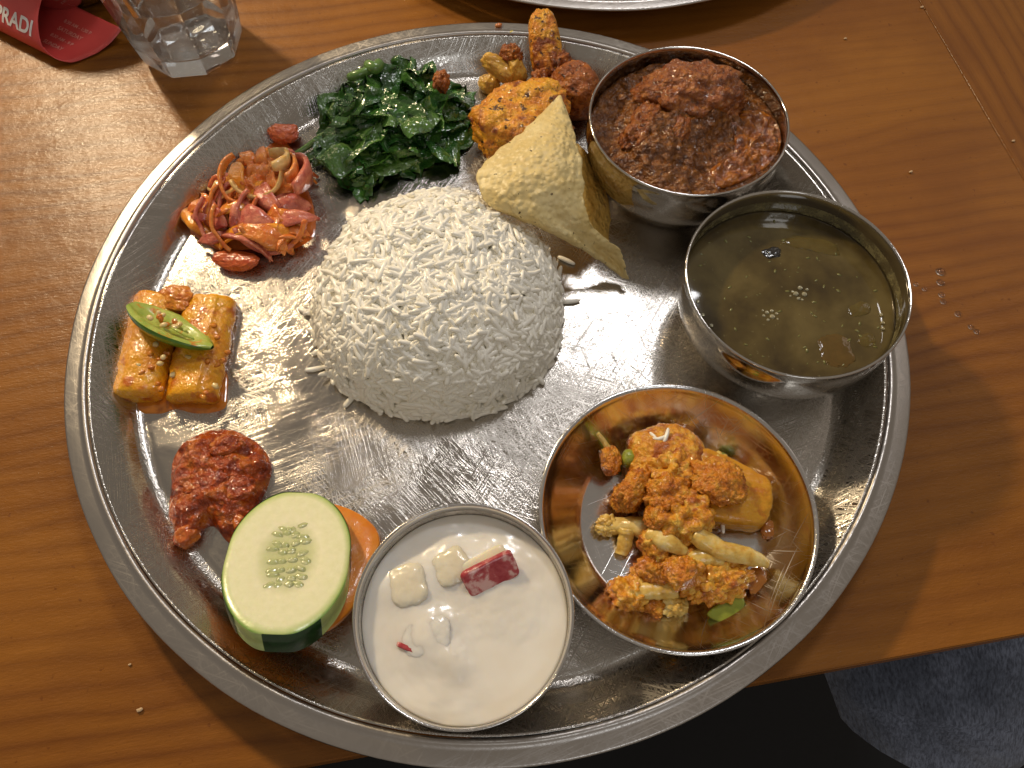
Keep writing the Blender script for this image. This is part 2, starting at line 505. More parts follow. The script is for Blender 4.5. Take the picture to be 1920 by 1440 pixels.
rice = empty('rice_mound', RC, 'white steamed rice mound in the middle of the plate', 'rice')

def grain_mesh(L, rw, curve):
    n, m = 6, 6
    v, f = [], []
    for i in range(m):
        t, k_ = ((-1, .38), (-.84, .80), (-.35, 1.0), (.35, .98), (.84, .72), (1, .32))[i]
        r = rw * k_
        for k in range(n):
            a = 2 * math.pi * k / n
            v.append((t * L / 2, math.cos(a) * r + curve * t * t, math.sin(a) * r * 0.9))
    for i in range(m - 1):
        for k in range(n):
            f.append([i * n + k, i * n + (k + 1) % n, (i + 1) * n + (k + 1) % n, (i + 1) * n + k])
    f.append(list(range(n))[::-1]); f.append([(m - 1) * n + k for k in range(n)])
    return v, f
rg = random.Random(11)
GM = [grain_mesh(rg.uniform(0.0086, 0.0128), rg.uniform(0.00118, 0.00146), rg.choice((0.0, 0.0004, 0.0009, 0.0016))) for _ in range(8)]
gme = []
for v, f in GM:
    me = bpy.data.meshes.new('rice_grain'); me.from_pydata(v, [], f); me.materials.append(RICE)
    me.polygons.foreach_set('use_smooth', [True] * len(me.polygons)); gme.append(me)
grains = []
for i in range(5200):
    # even over the dome surface
    if rg.random() < 0.56:
        s = math.sqrt(rg.random()) * 0.93
    else:
        s = 0.82 + 0.2 * rg.random()
    a = rg.uniform(0, 2 * math.pi)
    if s > 0.93:
        z = rg.uniform(0.0, dome(0.93)) ; sr = (1 - (z / RH) ** (1 / 0.60)) ** (1 / 2.9)
        s = max(sr, 0.5)
    else:
        z = dome(s)
    wob = 1 + 0.045 * mn.noise(Vector((math.cos(a) * 2.5, math.sin(a) * 2.5, 5)))
    z = max(0.0, z + 0.0022 * fnoise((s * math.cos(a), s * math.sin(a), 0), 4.0, 3, 2))
    r = s * RR * 0.965 * wob
    ddz = (dome(min(s + .01, 1)) - dome(max(s - .01, 0))) / (0.02 * RR) if s < 0.985 else -6.0
    nr = Vector((-ddz * math.cos(a), -ddz * math.sin(a), 1)).normalized()
    deep = rg.random()
    p = RC + Vector((r * math.cos(a), r * math.sin(a), z)) + nr * (0.0014 - 0.0026 * deep)
    t = nr.orthogonal().normalized()
    clump = 7.0 * fnoise(p, 75, 2, 2)
    t = Matrix.Rotation(clump + rg.gauss(0, 0.75), 3, nr) @ t
    tilt = rg.gauss(0, 0.17)
    b = nr.cross(t).normalized()
    q = Matrix.Rotation(tilt, 3, b)
    t = q @ t; up = Matrix.Rotation(rg.uniform(-1.2, 1.2), 3, t) @ (q @ nr)
    side = up.cross(t).normalized(); up = t.cross(side)
    if p.z < Z0 + 0.0012: p.z = Z0 + 0.0012
    if p.z < Z0 + 0.004: 
        t.z = abs(t.z) * 0.3; t.normalize(); side = Vector((0, 0, 1)).cross(t).normalized(); up = t.cross(side)
    vw = (CAM - p).normalized().dot(nr)
    M4 = Matrix((( t.x, side.x, up.x, p.x), (t.y, side.y, up.y, p.y), (t.z, side.z, up.z, p.z), (0, 0, 0, 1)))
    grains.append((vw * 0.8 - deep * 1.2 + 0.1 * rg.random(), rg.randrange(8), M4))
# a few grains that fell beside the mound
for (gx, gy, ga) in ((592, 692, 0.2), (1070, 565, 0.1), (605, 655, 0.6), (1062, 488, -0.5), (660, 745, 1.0), (576, 585, -0.3)):
    p = at(gx, gy, Z0 + 0.0011)
    grains.append((9.0, rg.randrange(8), Matrix.Translation(p) @ Matrix.Rotation(ga, 4, 'Z')))
grains.sort(key=lambda g: -g[0])
for sc, k, M4 in grains[:300]:
    o = bpy.data.objects.new('rice_grain', gme[k]); COL.objects.link(o)
    o.matrix_world = M4
    o.parent = rice; o.matrix_parent_inverse = Matrix.Translation(-RC)
vv, ff, base = [], [], 0
GA = [np.array(v) for v, f in GM]
for sc, k, M4 in grains[300:]:
    A = np.array(M4)
    P = GA[k] @ A[:3, :3].T + A[:3, 3]
    vv.append(P); ff += [[i + base for i in fc] for fc in GM[k][1]]; base += len(P)
o = mk('rice_grains', np.concatenate(vv), ff, RICE, rice); o['kind'] = 'stuff'
core = [(RR * 0.93 * (k / 20), dome(k / 20) - 0.0015) for k in range(20)] + [(RR * 0.93, 0.0)]
core = [(r, max(z, 0.0)) for r, z in core]
lathe('rice_core', core, RC, RICE, rice, 64, flip=True)

# ------------------------------------------------------------------ leafy greens
gm = Mat('cooked_greens'); co = gm.coord()
mid = gm.node('Attribute', attribute_name='mid').outputs['Fac']
rnd = gm.node('ObjectInfo').outputs['Random']
gc = gm.ramp(gm.noise(co, 90, 3), ((0.3, (0.010, 0.050, 0.010)), (0.55, (0.030, 0.115, 0.018)), (0.8, (0.09, 0.22, 0.035))))
gc = gm.mix(gm.ramp(rnd, ((0.5, 0.0), (1.0, 0.55))), gc, (0.10, 0.20, 0.035))
gc = gm.mix(gm.ramp(mid, ((0.0, 0.75), (0.10, 0.0))), gc, (0.22, 0.36, 0.09))
gbn = gm.bump(gm.math('ADD', gm.noise(co, 300, 2, 0.5), gm.noise(co, 110, 2)), 0.9, 0.0016)
gm.set(color=gc, rough=0.22, coat=0.7, coatr=0.07, normal=gbn, coatn=gbn, sss=0.1, sssr=(0.001, 0.002, 0.0005), ssss=1.0)
GREEN = gm.m
STEM = plain('green_stem', (0.12, 0.24, 0.05), 0.25, coat=0.6, coatr=0.08, nscale=250)
greens = empty('cooked_greens', at(735, 240, Z0), 'pile of glossy dark green cooked leaves', 'greens')
gpoly = [(690, 118), (745, 120), (812, 128), (822, 165), (872, 208), (865, 268), (828, 298), (780, 308), (735, 335), (700, 345), (665, 372), (628, 330), (603, 275), (590, 262), (640, 190), (655, 140)]
gw = [at(x, y, Z0 + 0.004) for x, y in gpoly]
gcen = at(735, 240, Z0)
def in_poly(x, y, P):
    c = False
    for i in range(len(P)):
        a, b = P[i], P[i - 1]
        if (a.y > y) != (b.y > y) and x < (b.x - a.x) * (y - a.y) / (b.y - a.y) + a.x: c = not c
    return c
lr = random.Random(5)
def leaf(c, L, W, nrm, yaw, seed, parent, fold=0.5):
    nu, nv = 12, 9
    verts, mids, faces = [], [], []
    nrm = nrm.normalized()
    t = Vector((math.cos(yaw), math.sin(yaw), 0)); t = (t - nrm * t.dot(nrm)).normalized(); b = nrm.cross(t)
    k1 = lr.uniform(-0.4, 1.5); k2 = lr.uniform(0.2, 0.9) * fold
    for i in range(nu):
        u = i / (nu - 1)
        wd = W * (math.sin(math.pi * (0.12 + 0.83 * u)) ** 0.6) * (1 + 0.25 * mn.noise(Vector((u * 5, seed, 0))))
        for j in range(nv):
            v = j / (nv - 1) * 2 - 1
            x = (u - .5) * L; y = v * wd / 2
            zz = abs(v) ** 1.2 * wd * 0.5 * k2 * math.cos(u * 5 + seed) - k1 * x * x * 14
            n3 = Vector((mn.noise(Vector((u * 3.1, v * 2, seed))), mn.noise(Vector((u * 3.1 + 9, v * 2, seed))), mn.noise(Vector((u * 3.1, v * 2 + 9, seed)))))
            p = c + t * x + b * y + nrm * zz + n3 * 0.0060
            p.z = max(p.z, Z0 + 0.0005 + 0.0006 * abs(n3.x))
            verts.append(p); mids.append(abs(v))
    for i in range(nu - 1):
        for j in range(nv - 1):
            faces.append([i * nv + j, i * nv + j + 1, (i + 1) * nv + j + 1, (i + 1) * nv + j])
    return mk('leaf', verts, faces, GREEN, parent, attr={'mid': mids})
cnt = 0
while cnt < 105:
    x = lr.uniform(-0.085, 0.02); y = lr.uniform(0.03, 0.19)
    if not in_poly(x, y, gw): continue
    d = min(math.hypot(x - p.x, y - p.y) for p in gw)
    hmax = 0.003 + 0.013 * (1 - math.exp(-d / 0.012))
    z = Z0 + hmax * (lr.random() ** 0.45)
    ic = Vector((gcen.x - x, gcen.y - y, 0)); 
    out = -ic.normalized() if ic.length > 1e-4 else Vector((0, 0, 1))
    nrm = Vector((lr.gauss(0, 0.38), lr.gauss(0, 0.38), 1)) + out * 0.5 * (ic.length / 0.04)
    L = lr.uniform(0.020, 0.042) * (0.6 if d < 0.010 else 1.0)
    pc = Vector((x, y, z)) + ic.normalized() * (0.008 if d < 0.010 else 0.0)
    leaf(pc, L, L * lr.uniform(0.55, 0.90), nrm, lr.uniform(0, 6.28), cnt * 1.37, greens)
    cnt += 1
def pxpath(L): return [at(x, y, z) for x, y, z in L]
tube('stem', pxpath([(552, 289, .004), (575, 276, .005), (600, 258, .008), (625, 245, .010)]), [0.0012, 0.0016, 0.0018, 0.0014], GREEN if False else STEM, greens, 8, 14, rough=0.15)
tube('stem', pxpath([(655, 145, .018), (672, 140, .020), (700, 128, .020)]), [0.0022, 0.0025, 0.0022], STEM, greens, 10, 12, rough=0.1)
tube('stem', pxpath([(690, 122, .021), (703, 128, .022), (712, 120, .021)]), [0.003, 0.0032, 0.003], STEM, greens, 10, 12, rough=0.1)

# ------------------------------------------------------------------ spiced potato and cauliflower
POT = food('spiced_potato', ((0.30, (0.36, 0.095, 0.008)), (0.46, (0.68, 0.25, 0.016)), (0.62, (0.80, 0.40, 0.030))), 150, 700, 0.0016, 0.9, 0.35, 0.4, 0.12,
           spots=((85, 0.52, 0.62, (0.24, 0.055, 0.008)), (300, 0.58, 0.66, (0.07, 0.020, 0.006)), (900, 0.66, 0.72, (0.03, 0.012, 0.006))), detail=6)
POTB = food('spiced_potato_brown', ((0.3, (0.14, 0.035, 0.008)), (0.5, (0.32, 0.085, 0.012)), (0.75, (0.48, 0.17, 0.02))), 170, 650, 0.0018, 0.9, 0.40, 0.35, 0.05,
            spots=((420, 0.58, 0.66, (0.04, 0.014, 0.006)),))
POTY = food('yellow_cauliflower', ((0.3, (0.42, 0.20, 0.022)), (0.6, (0.66, 0.40, 0.07)), (0.8, (0.74, 0.52, 0.16))), 120, 700, 0.0006, 0.6, 0.4, 0.3, 0.2,
            spots=((200, 0.62, 0.72, (0.40, 0.12, 0.012)), (450, 0.68, 0.75, (0.06, 0.02, 0.008))))
G_POT = 'pieces of spiced potato and cauliflower'
o = lump('potato_chunk', at(905, 268, .016), at(1050, 196, .018), .0180, .014, POT, seed=3, amp=.20, sq=3.6, floor=Z0, fine=.09)
tag(o, 'largest orange potato chunk with browned spots behind the papadum', 'potato', G_POT)
o = lump('potato_stick', at(1030, 150, .010), at(1014, 20, .030), .0080, .0075, POT, seed=9, amp=.07, sq=3.2, taper=-.08)
tag(o, 'upright potato stick leaning over the plate rim', 'potato', G_POT)
o = lump('potato_chunk', at(1046, 190, .014), at(1112, 150, .016), .0135, .013, POTB, seed=14, amp=.12, sq=2.6, floor=Z0)
tag(o, 'round reddish brown potato chunk beside the meat curry bowl', 'potato', G_POT)
cf = empty('cauliflower_piece', at(945, 140, Z0), 'pale yellow cauliflower piece with a brown tip beside the potato stick', 'cauliflower', G_POT)
lump('stem', at(968, 148, .012), at(905, 106, .020), .0052, .0048, POTY, cf, seed=21, amp=.2, sq=2.4, taper=-.1)
lump('branch', at(985, 130, .014), at(950, 140, .012), .0075, .0085, POTY, cf, seed=22, amp=.2, sq=2.2)
lump('floret', at(940, 108, .018), at(978, 106, .019), .0055, .006, POTB, cf, seed=23, amp=.2, cell=.35, cfreq=3.5)
o = lump('potato_crumb', at(900, 162, .005), at(938, 152, .006), .0055, .0045, POTY, seed=31, amp=.2, floor=Z0)
tag(o, 'small pale yellow scrap below the cauliflower stem', 'potato', G_POT)
o = lump('spice_crust', at(1045, 150, .012), at(1052, 96, .020), .0060, .006, POTB, seed=33, amp=.3, cell=.3, floor=Z0)
tag(o, 'dark brown fried crust on the right of the potato stick', 'crust', G_POT)
o = lump('spice_crust', at(1000, 158, .014), at(1028, 148, .017), .0065, .0055, POTB, seed=34, amp=.3, cell=.3, floor=Z0)
tag(o, 'dark fried crust at the foot of the potato stick', 'crust', G_POT)
o = lump('potato_crumb', at(812, 150, .020), at(842, 160, .018), .0055, .0055, POTB, seed=36, amp=.2, cell=.2)
tag(o, 'orange brown crumb resting on the leafy greens', 'crumb')

# ------------------------------------------------------------------ papadum
pm = Mat('papadum'); co = pm.coord()
pc = pm.ramp(pm.noise(co, 60, 4, 0.6), ((0.3, (0.76, 0.57, 0.21)), (0.7, (0.90, 0.76, 0.40))))
pc = pm.mix(pm.ramp(pm.noise(co, 420, 1), ((0.735, 0.0), (0.76, 1.0))), pc, (0.05, 0.03, 0.012))
pc = pm.mix(pm.ramp(pm.noise(co, 130, 4, 0.7), ((0.56, 0.0), (0.74, 0.35))), pc, (0.60, 0.34, 0.08))
hb = pm.math('SUBTRACT', 1.0, pm.voro(co, 380)); hb2 = pm.noise(co, 180, 3)
pm.set(color=pc, rough=0.42, normal=pm.bump(pm.math('ADD', pm.math('POWER', hb, 2.0), hb2), 0.55, 0.0014))
translucent(pm, 0.15, (0.85, 0.68, 0.30))
PAP = pm.m
pm2 = Mat('papadum_brown'); co = pm2.coord()
pm2.set(color=pm2.ramp(pm2.noise(co, 90, 4, 0.6), ((0.3, (0.56, 0.30, 0.05)), (0.7, (0.70, 0.46, 0.12)))), rough=0.4, coat=0.2, normal=pm2.bump(pm2.math('ADD', pm2.noise(co, 200, 3), pm2.math('POWER', pm2.math('SUBTRACT', 1.0, pm2.voro(co, 350)), 2.0)), 0.7, 0.0012))
PAPB = pm2.m
def sheet(name, rows, mat, parent, nu=40, nv=60, amp=0.0008, thick=0.0006, seed=2, mid=None):
    """rows: list of control rows, each a list of (px,py,z)"""
    W = [[at(*p) for p in row] for row in rows]
    cols = [crom([tuple(p) for p in row], nu) for row in W]
    verts, faces = [], []
    for i in range(nu):
        line = crom([tuple(c[i]) for c in cols], nv)
        for j, p in enumerate(line):
            d = Vector((fnoise(p, 190, seed), fnoise(p, 190, seed + 3), fnoise(p, 190, seed + 6) * 1.5)) * amp * 1.6
            if i in (0, nu - 1) or j in (0, nv - 1):
                d += Vector((fnoise(p, 700, seed), fnoise(p, 700, seed + 2), 0)) * 0.0012
            verts.append(p + d)
    for i in range(nu - 1):
        for j in range(nv - 1):
            faces.append([i * nv + j, i * nv + j + 1, (i + 1) * nv + j + 1, (i + 1) * nv + j])
    o = mk(name, verts, faces, mat, parent)
    so = o.modifiers.new('thickness', 'SOLIDIFY'); so.thickness = thick; so.offset = 0
    return o
pap = empty('papadum', at(1020, 400, Z0), 'folded crisp yellow papadum leaning on the rice', 'papadum')
sheet('front_fold', [
    [(1043, 183, .040), (1046, 183, .040), (1050, 184, .040), (1053, 187, .040)],
    [(1000, 228, .040), (1030, 222, .043), (1055, 222, .043), (1071, 232, .040)],
    [(945, 275, .040), (1000, 270, .046), (1050, 270, .046), (1087, 292, .041)],
    [(903, 312, .041), (970, 320, .047), (1045, 325, .046), (1093, 345, .039)],
    [(897, 345, .041), (955, 362, .045), (1035, 375, .041), (1098, 395, .035)],
    [(922, 388, .038), (985, 402, .040), (1055, 412, .034), (1118, 432, .028)],
    [(1010, 425, .030), (1050, 438, .031), (1095, 446, .025), (1157, 462, .022)],
    [(1095, 470, .018), (1120, 480, .016), (1145, 482, .013), (1168, 487, .016)],
    [(1165, 518, .006), (1169, 520, .006), (1172, 521, .007), (1176, 520, .009)]], PAP, pap)
sheet('back_fold', [
    [(1070, 262, .034), (1088, 272, .030), (1100, 290, .024)],
    [(1068, 320, .032), (1100, 320, .025), (1124, 322, .017)],
    [(1070, 375, .028), (1110, 378, .020), (1141, 382, .010)],
    [(1080, 420, .024), (1116, 420, .015), (1144, 412, .007)],
    [(1098, 440, .021), (1122, 448, .012), (1140, 452, .005)]], PAPB, pap, 24, 36, 0.0009, seed=7)

# ------------------------------------------------------------------ onion and carrot pickle
def glossy(name, c1, c2, rough=0.22, sss=0.25, nscale=220):
    return food(name, ((0.3, c1), (0.7, c2)), nscale, 600, 0.0008, 0.7, rough, 0.8, sss * .4, sssr=(0.003, 0.0015, 0.0008), coatr=0.05)
ON_P = glossy('onion_purple', (0.44, 0.075, 0.06), (0.72, 0.26, 0.15))
ON_O = glossy('onion_orange', (0.60, 0.12, 0.016), (0.78, 0.30, 0.06))
ON_Y = glossy('onion_pale', (0.70, 0.36, 0.07), (0.84, 0.62, 0.28))
CAR = glossy('carrot_shred_orange', (0.66, 0.19, 0.012), (0.85, 0.36, 0.03))
ON_R = glossy('onion_red', (0.42, 0.06, 0.02), (0.60, 0.14, 0.03))
def strip(name, cpx, z, rad, a0, a1, width, tilt, yaw, mat, parent, thick=0.0013, ell=1.0, seed=0, wtaper=True):
    """an arc cut from an onion ring: band of height width, standing on an arc, then tilted"""
    c = at(cpx[0], cpx[1], z)
    n = 22
    M3 = Matrix.Rotation(yaw, 3, 'Z') @ Matrix.Rotation(tilt, 3, 'X')
    verts, faces = [], []
    for i in range(n):
        t = i / (n - 1); a = a0 + (a1 - a0) * t
        wd = width * (math.sin(math.pi * (0.1 + 0.8 * t)) ** 0.55 if wtaper else 1.0)
        wob = 1 + 0.12 * mn.noise(Vector((t * 3, seed * 3.1, 0)))
        for (dr, dz) in ((-thick / 2, -wd / 2), (thick / 2, -wd / 2 * 0.92), (thick * .75, 0), (thick / 2, wd / 2 * 0.92), (-thick / 2, wd / 2), (-thick * .3, 0)):
            r = rad * wob + dr
            p = Vector((r * math.cos(a), r * ell * math.sin(a), dz + 0.1 * width * mn.noise(Vector((t * 4, seed, 3)))))
            verts.append(c + M3 @ p)
    lo = min(q.z for q in verts)
    if lo < Z0 + 0.0004: verts = [q + Vector((0, 0, Z0 + 0.0004 - lo)) for q in verts]
    m = 6
    for i in range(n - 1):
        for k in range(m):
            k2 = (k + 1) % m
            faces.append([i * m + k, (i + 1) * m + k, (i + 1) * m + k2, i * m + k2])
    faces.append(list(range(m))); faces.append([(n - 1) * m + k for k in range(m)][::-1])
    return mk(name, verts, faces, mat, parent)
def petal(name, c, rad, half_l, half_w, yaw, tx_, ty_, mat, parent, seed):
    """crescent cut from an onion layer, its hollow side down"""
    nu, nv = 20, 7
    M3 = Matrix.Rotation(yaw, 3, 'Z') @ Matrix.Rotation(tx_, 3, 'X') @ Matrix.Rotation(ty_, 3, 'Y')
    verts, faces = [], []
    for i in range(nu):
        u = i / (nu - 1) * 2 - 1
        wv = half_w * (max(0.0, 1 - abs(u) ** 2.2) ** 0.7 + 0.04) * (1 + .2 * mn.noise(Vector((u * 2, seed, 0))))
        for j in range(nv):
            v = j / (nv - 1) * 2 - 1
            a, b = u * half_l, v * wv + 0.10 * mn.noise(Vector((u * 1.7, seed * 2.3, 4)))
            r = rad * (1 + 0.10 * mn.noise(Vector((u * 1.5, v, seed))))
            verts.append(c + M3 @ Vector((r * math.sin(a), r * math.cos(a) * math.sin(b), r * math.cos(a) * math.cos(b) - rad)))
    lo = min(q.z for q in verts)
    if lo < Z0 + 0.0009: verts = [q + Vector((0, 0, Z0 + 0.0009 - lo)) for q in verts]
    for i in range(nu - 1):
        for j in range(nv - 1):
            faces.append([i * nv + j, (i + 1) * nv + j, (i + 1) * nv + j + 1, i * nv + j + 1])
    o = mk(name, verts, faces, mat, parent)
    so = o.modifiers.new('thickness', 'SOLIDIFY'); so.thickness = 0.0014; so.offset = -1
    return o
OST = food('onion_oil', ((0.3, (0.42, 0.08, 0.012)), (0.7, (0.60, 0.17, 0.03))), 160, 300, 0.0004, 0.4, 0.08, 1.0, 0.0, coatr=0.03)
onp = empty('onion_pickle', at(475, 385, Z0), 'heap of orange coated red onion slices and carrot shreds', 'pickle')
pr = random.Random(21)
opoly = [(520, 258), (556, 300), (565, 340), (578, 392), (578, 438), (530, 462), (470, 458), (410, 458), (350, 415), (372, 380), (398, 340), (440, 300), (495, 272)]
ow = [at(x, y, Z0 + .003) for x, y in opoly]
n = 0
while n < 44:
    x = pr.uniform(350, 580); y = pr.uniform(262, 462)
    wp = at(x, y, Z0 + .003)
    if not in_poly(wp.x, wp.y, ow): continue
    d = min((wp - p).length for p in ow)
    z = Z0 + 0.003 + (0.012 * (1 - math.exp(-d / 0.012))) * pr.random() ** 0.6
    mat = pr.choice((ON_P, ON_O, ON_O, ON_O, CAR, CAR, ON_O, ON_P, ON_Y))
    rad = pr.uniform(0.009, 0.017) if d > .008 else pr.uniform(0.006, 0.010)
    a0 = pr.uniform(0, 6.28); span = pr.uniform(0.9, 1.9)
    am = a0 + span / 2
    yaw = pr.uniform(-.3, .3)
    petal('onion_slice', at(x, y, z + .003), rad, pr.uniform(.7, 1.25), pr.uniform(.26, .50), pr.uniform(0, 3.14), pr.uniform(-.7, .7), pr.uniform(-.35, .35), mat, onp, n)
    n += 1
star_blob('onion_mass', [(x * .82 + 475 * .18, y * .82 + 370 * .18) for x, y in opoly], (475, 372), Z0, .0085, ON_O, onp, 30, 110, 2.2, .004, 160, 6)
star_blob('oil_stain', [(520, 250), (566, 298), (577, 345), (592, 395), (590, 446), (536, 474), (470, 470), (405, 470), (342, 420), (364, 376), (390, 332), (436, 292), (492, 262)], (475, 372), Z0 + .0002, .0004, OST, onp, 12, 120, 5, .0003, 200, 9)
# slices that stand out
strip('onion_slice', (478, 318), .022, .0125, 3.4, 6.2, .0062, 0.75, 0.15, ON_Y, onp, .0016, seed=60)
strip('onion_slice', (500, 300), .022, .010, 5.2, 8.0, .0075, -0.5, 0.0, ON_Y, onp, .0018, seed=61)
strip('onion_slice', (515, 330), .018, .016, -0.9, 1.3, .011, -0.3, 0.1, ON_P, onp, .0022, seed=62)
strip('onion_slice', (505, 320), .019, .013, -0.8, 1.5, .009, -0.35, 0.1, ON_O, onp, .0016, seed=63)
strip('onion_slice', (470, 335), .018, .014, 2.0, 4.4, .007, 0.4, 0.2, ON_O, onp, .0016, seed=64)
for i, (x, y) in enumerate(((425, 395), (445, 392), (462, 398), (486, 400), (505, 408), (410, 405), (436, 415))):
    strip('onion_slice', (x + 28, y), .013 - .001 * (i % 3), .016, 2.35, 3.9, .0055, 0.5, -0.25 + 0.1 * i, (ON_O, ON_P, ON_O, ON_P, ON_R, ON_P, ON_O)[i], onp, .0017, seed=70 + i)
strip('onion_slice', (518, 428), .009, .015, 3.3, 6.1, .008, 1.0, 0.1, ON_O, onp, .002, seed=80)
strip('onion_slice', (515, 432), .007, .0165, 3.4, 6.0, .005, 0.9, 0.1, ON_P, onp, .002, seed=81)
tube('carrot_shred', pxpath([(392, 352, .014), (402, 333, .017), (420, 335, .018), (412, 352, .017), (400, 380, .014)]), [.0012, .0013, .0012, .0013, .001], ON_R, onp, 8, 30, 0.6)
tube('carrot_shred', pxpath([(345, 395, .006), (362, 418, .008), (388, 436, .006), (415, 462, .004)]), [.0026, .0034, .003, .0018], CAR, onp, 10, 20, 0.55, rough=.2)
tube('carrot_shred', pxpath([(545, 405, .013), (556, 425, .010), (572, 445, .005)]), [.0012, .0014, .0008], CAR, onp, 8, 14, 0.6)
tube('carrot_shred', pxpath([(528, 405, .013), (530, 425, .012), (528, 446, .009)]), [.0018, .002, .0016], CAR, onp, 8, 14, 0.5)
tube('carrot_shred', pxpath([(556, 315, .010), (575, 325, .007), (595, 345, .003)]), [.0014, .0013, .0006], CAR, onp, 8, 14, 0.6)
tube('carrot_shred', pxpath([(555, 318, .008), (578, 322, .006), (597, 333, .003)]), [.0014, .0015, .0008], ON_R, onp, 8, 14, 0.6)
tube('carrot_shred', pxpath([(350, 410, .004), (400, 378, .013), (445, 350, .018)]), [.0012, .0014, .0012], ON_Y, onp, 8, 18, 0.6)
o = lump('onion_piece', at(404, 486, .004), at(486, 494, .005), .0052, .0034, ON_R, seed=41, amp=.1, sq=2.2, floor=Z0, bend=.18)
tag(o, 'lone red brown onion piece lying below the onion heap', 'onion')
o = lump('onion_piece', at(505, 250, .006), at(560, 252, .005), .0055, .0034, ON_R, seed=44, amp=.22, floor=Z0, bend=.15)
tag(o, 'rounded red onion piece above the onion heap', 'onion')

# ------------------------------------------------------------------ radish pickle and chilli
RAD = food('radish_pickle', ((0.3, (0.64, 0.21, 0.006)), (0.5, (0.78, 0.34, 0.010)), (0.75, (0.82, 0.44, 0.022))), 70, 900, 0.0007, 0.8, 0.25, 0.8, 0.12,
           spots=((120, 0.53, 0.66, (0.52, 0.13, 0.008)),), sssr=(0.005, 0.002, 0.0006), coatr=0.06)
def wedge(name, p0, p1, wdt, hgt, label, seed, ridge=0.0, dark=False):
    """stick of radish with a roof-shaped section from p0 to p1"""
    p0, p1 = Vector(p0), Vector(p1); ax = (p1 - p0); L = ax.length; ax.normalize(); side = Vector((0, 0, 1)).cross(ax).normalized()
    sec = [(-.50, 0), (-.52, .25), (-.45, .62), (-.25, .9), (0.0 + ridge, 1.0), (.28, .88), (.46, .60), (.52, .25), (.50, 0)]
    S = crom([(a * wdt, b * hgt, 0) for a, b in sec], 30)
    n = 40; verts, faces = [], []
    for i in range(n):
        t = i / (n - 1)
        k = (1 - abs(2 * t - 1) ** 14) ** 0.35 if 0 < t < 1 else 0.0
        k = 0.72 + 0.28 * k
        for s in S:
            p = p0 + ax * (L * t) + side * s.x * k + Vector((0, 0, s.y * (0.6 + 0.4 * (k - .72) / .28)))
            d = 0.0012 * fnoise(p, 110, seed) + 0.0004 * fnoise(p, 500, seed, 2)
            p = p + side * d + Vector((0, 0, d)) + ax * 0.0016 * fnoise((s.x * 300, s.y * 300, t), 0.5, seed)
            p.z = max(p.z, Z0 + 0.0002)
            verts.append(p)
    m = len(S)
    for i in range(n - 1):
        for k in range(m - 1):
            faces.append([i * m + k, (i + 1) * m + k, (i + 1) * m + k + 1, i * m + k + 1])
        faces.append([i * m, i * m + m - 1, (i + 1) * m + m - 1, (i + 1) * m])
    faces.append(list(range(m))); faces.append([(n - 1) * m + k for k in range(m)][::-1])
    o = mk(name, verts, faces, RAD)
    tag(o, label, 'pickle', 'pickled radish sticks')
    return o
wedge('radish_stick', at(262, 756, Z0), at(305, 560, Z0), .0215, .0105, 'yellow pickled radish stick on the left, under the chilli slice', 4, ridge=.12)
wedge('radish_stick', at(362, 760, Z0), at(402, 566, Z0), .0225, .0100, 'yellow pickled radish stick on the right, nearer the rice', 8, ridge=-.15)
CHI = food('green_chilli', ((0.3, (0.045, 0.16, 0.012)), (0.7, (0.12, 0.32, 0.025))), 120, 400, 0.0003, 0.3, 0.15, 0.8, 0.2)
CHF = food('chilli_flesh', ((0.3, (0.26, 0.38, 0.05)), (0.7, (0.50, 0.55, 0.14))), 150, 500, 0.0004, 0.4, 0.25, 0.6, 0.2, spots=((180, 0.58, 0.68, (0.55, 0.20, 0.015)),))
SEED = food('chilli_seed', ((0.3, (0.62, 0.42, 0.14)), (0.7, (0.75, 0.62, 0.34))), 200, 500, 0.0003, 0.3, 0.3, 0.5, 0.2)
CPASTE = food('chilli_paste', ((0.3, (0.46, 0.10, 0.008)), (0.7, (0.68, 0.27, 0.02))), 300, 700, 0.0008, 0.8, 0.25, 0.7, 0.1)
chi = empty('chilli_slice', at(320, 600, .016), 'diagonal slice of green chilli with seeds on the radish sticks', 'chilli')
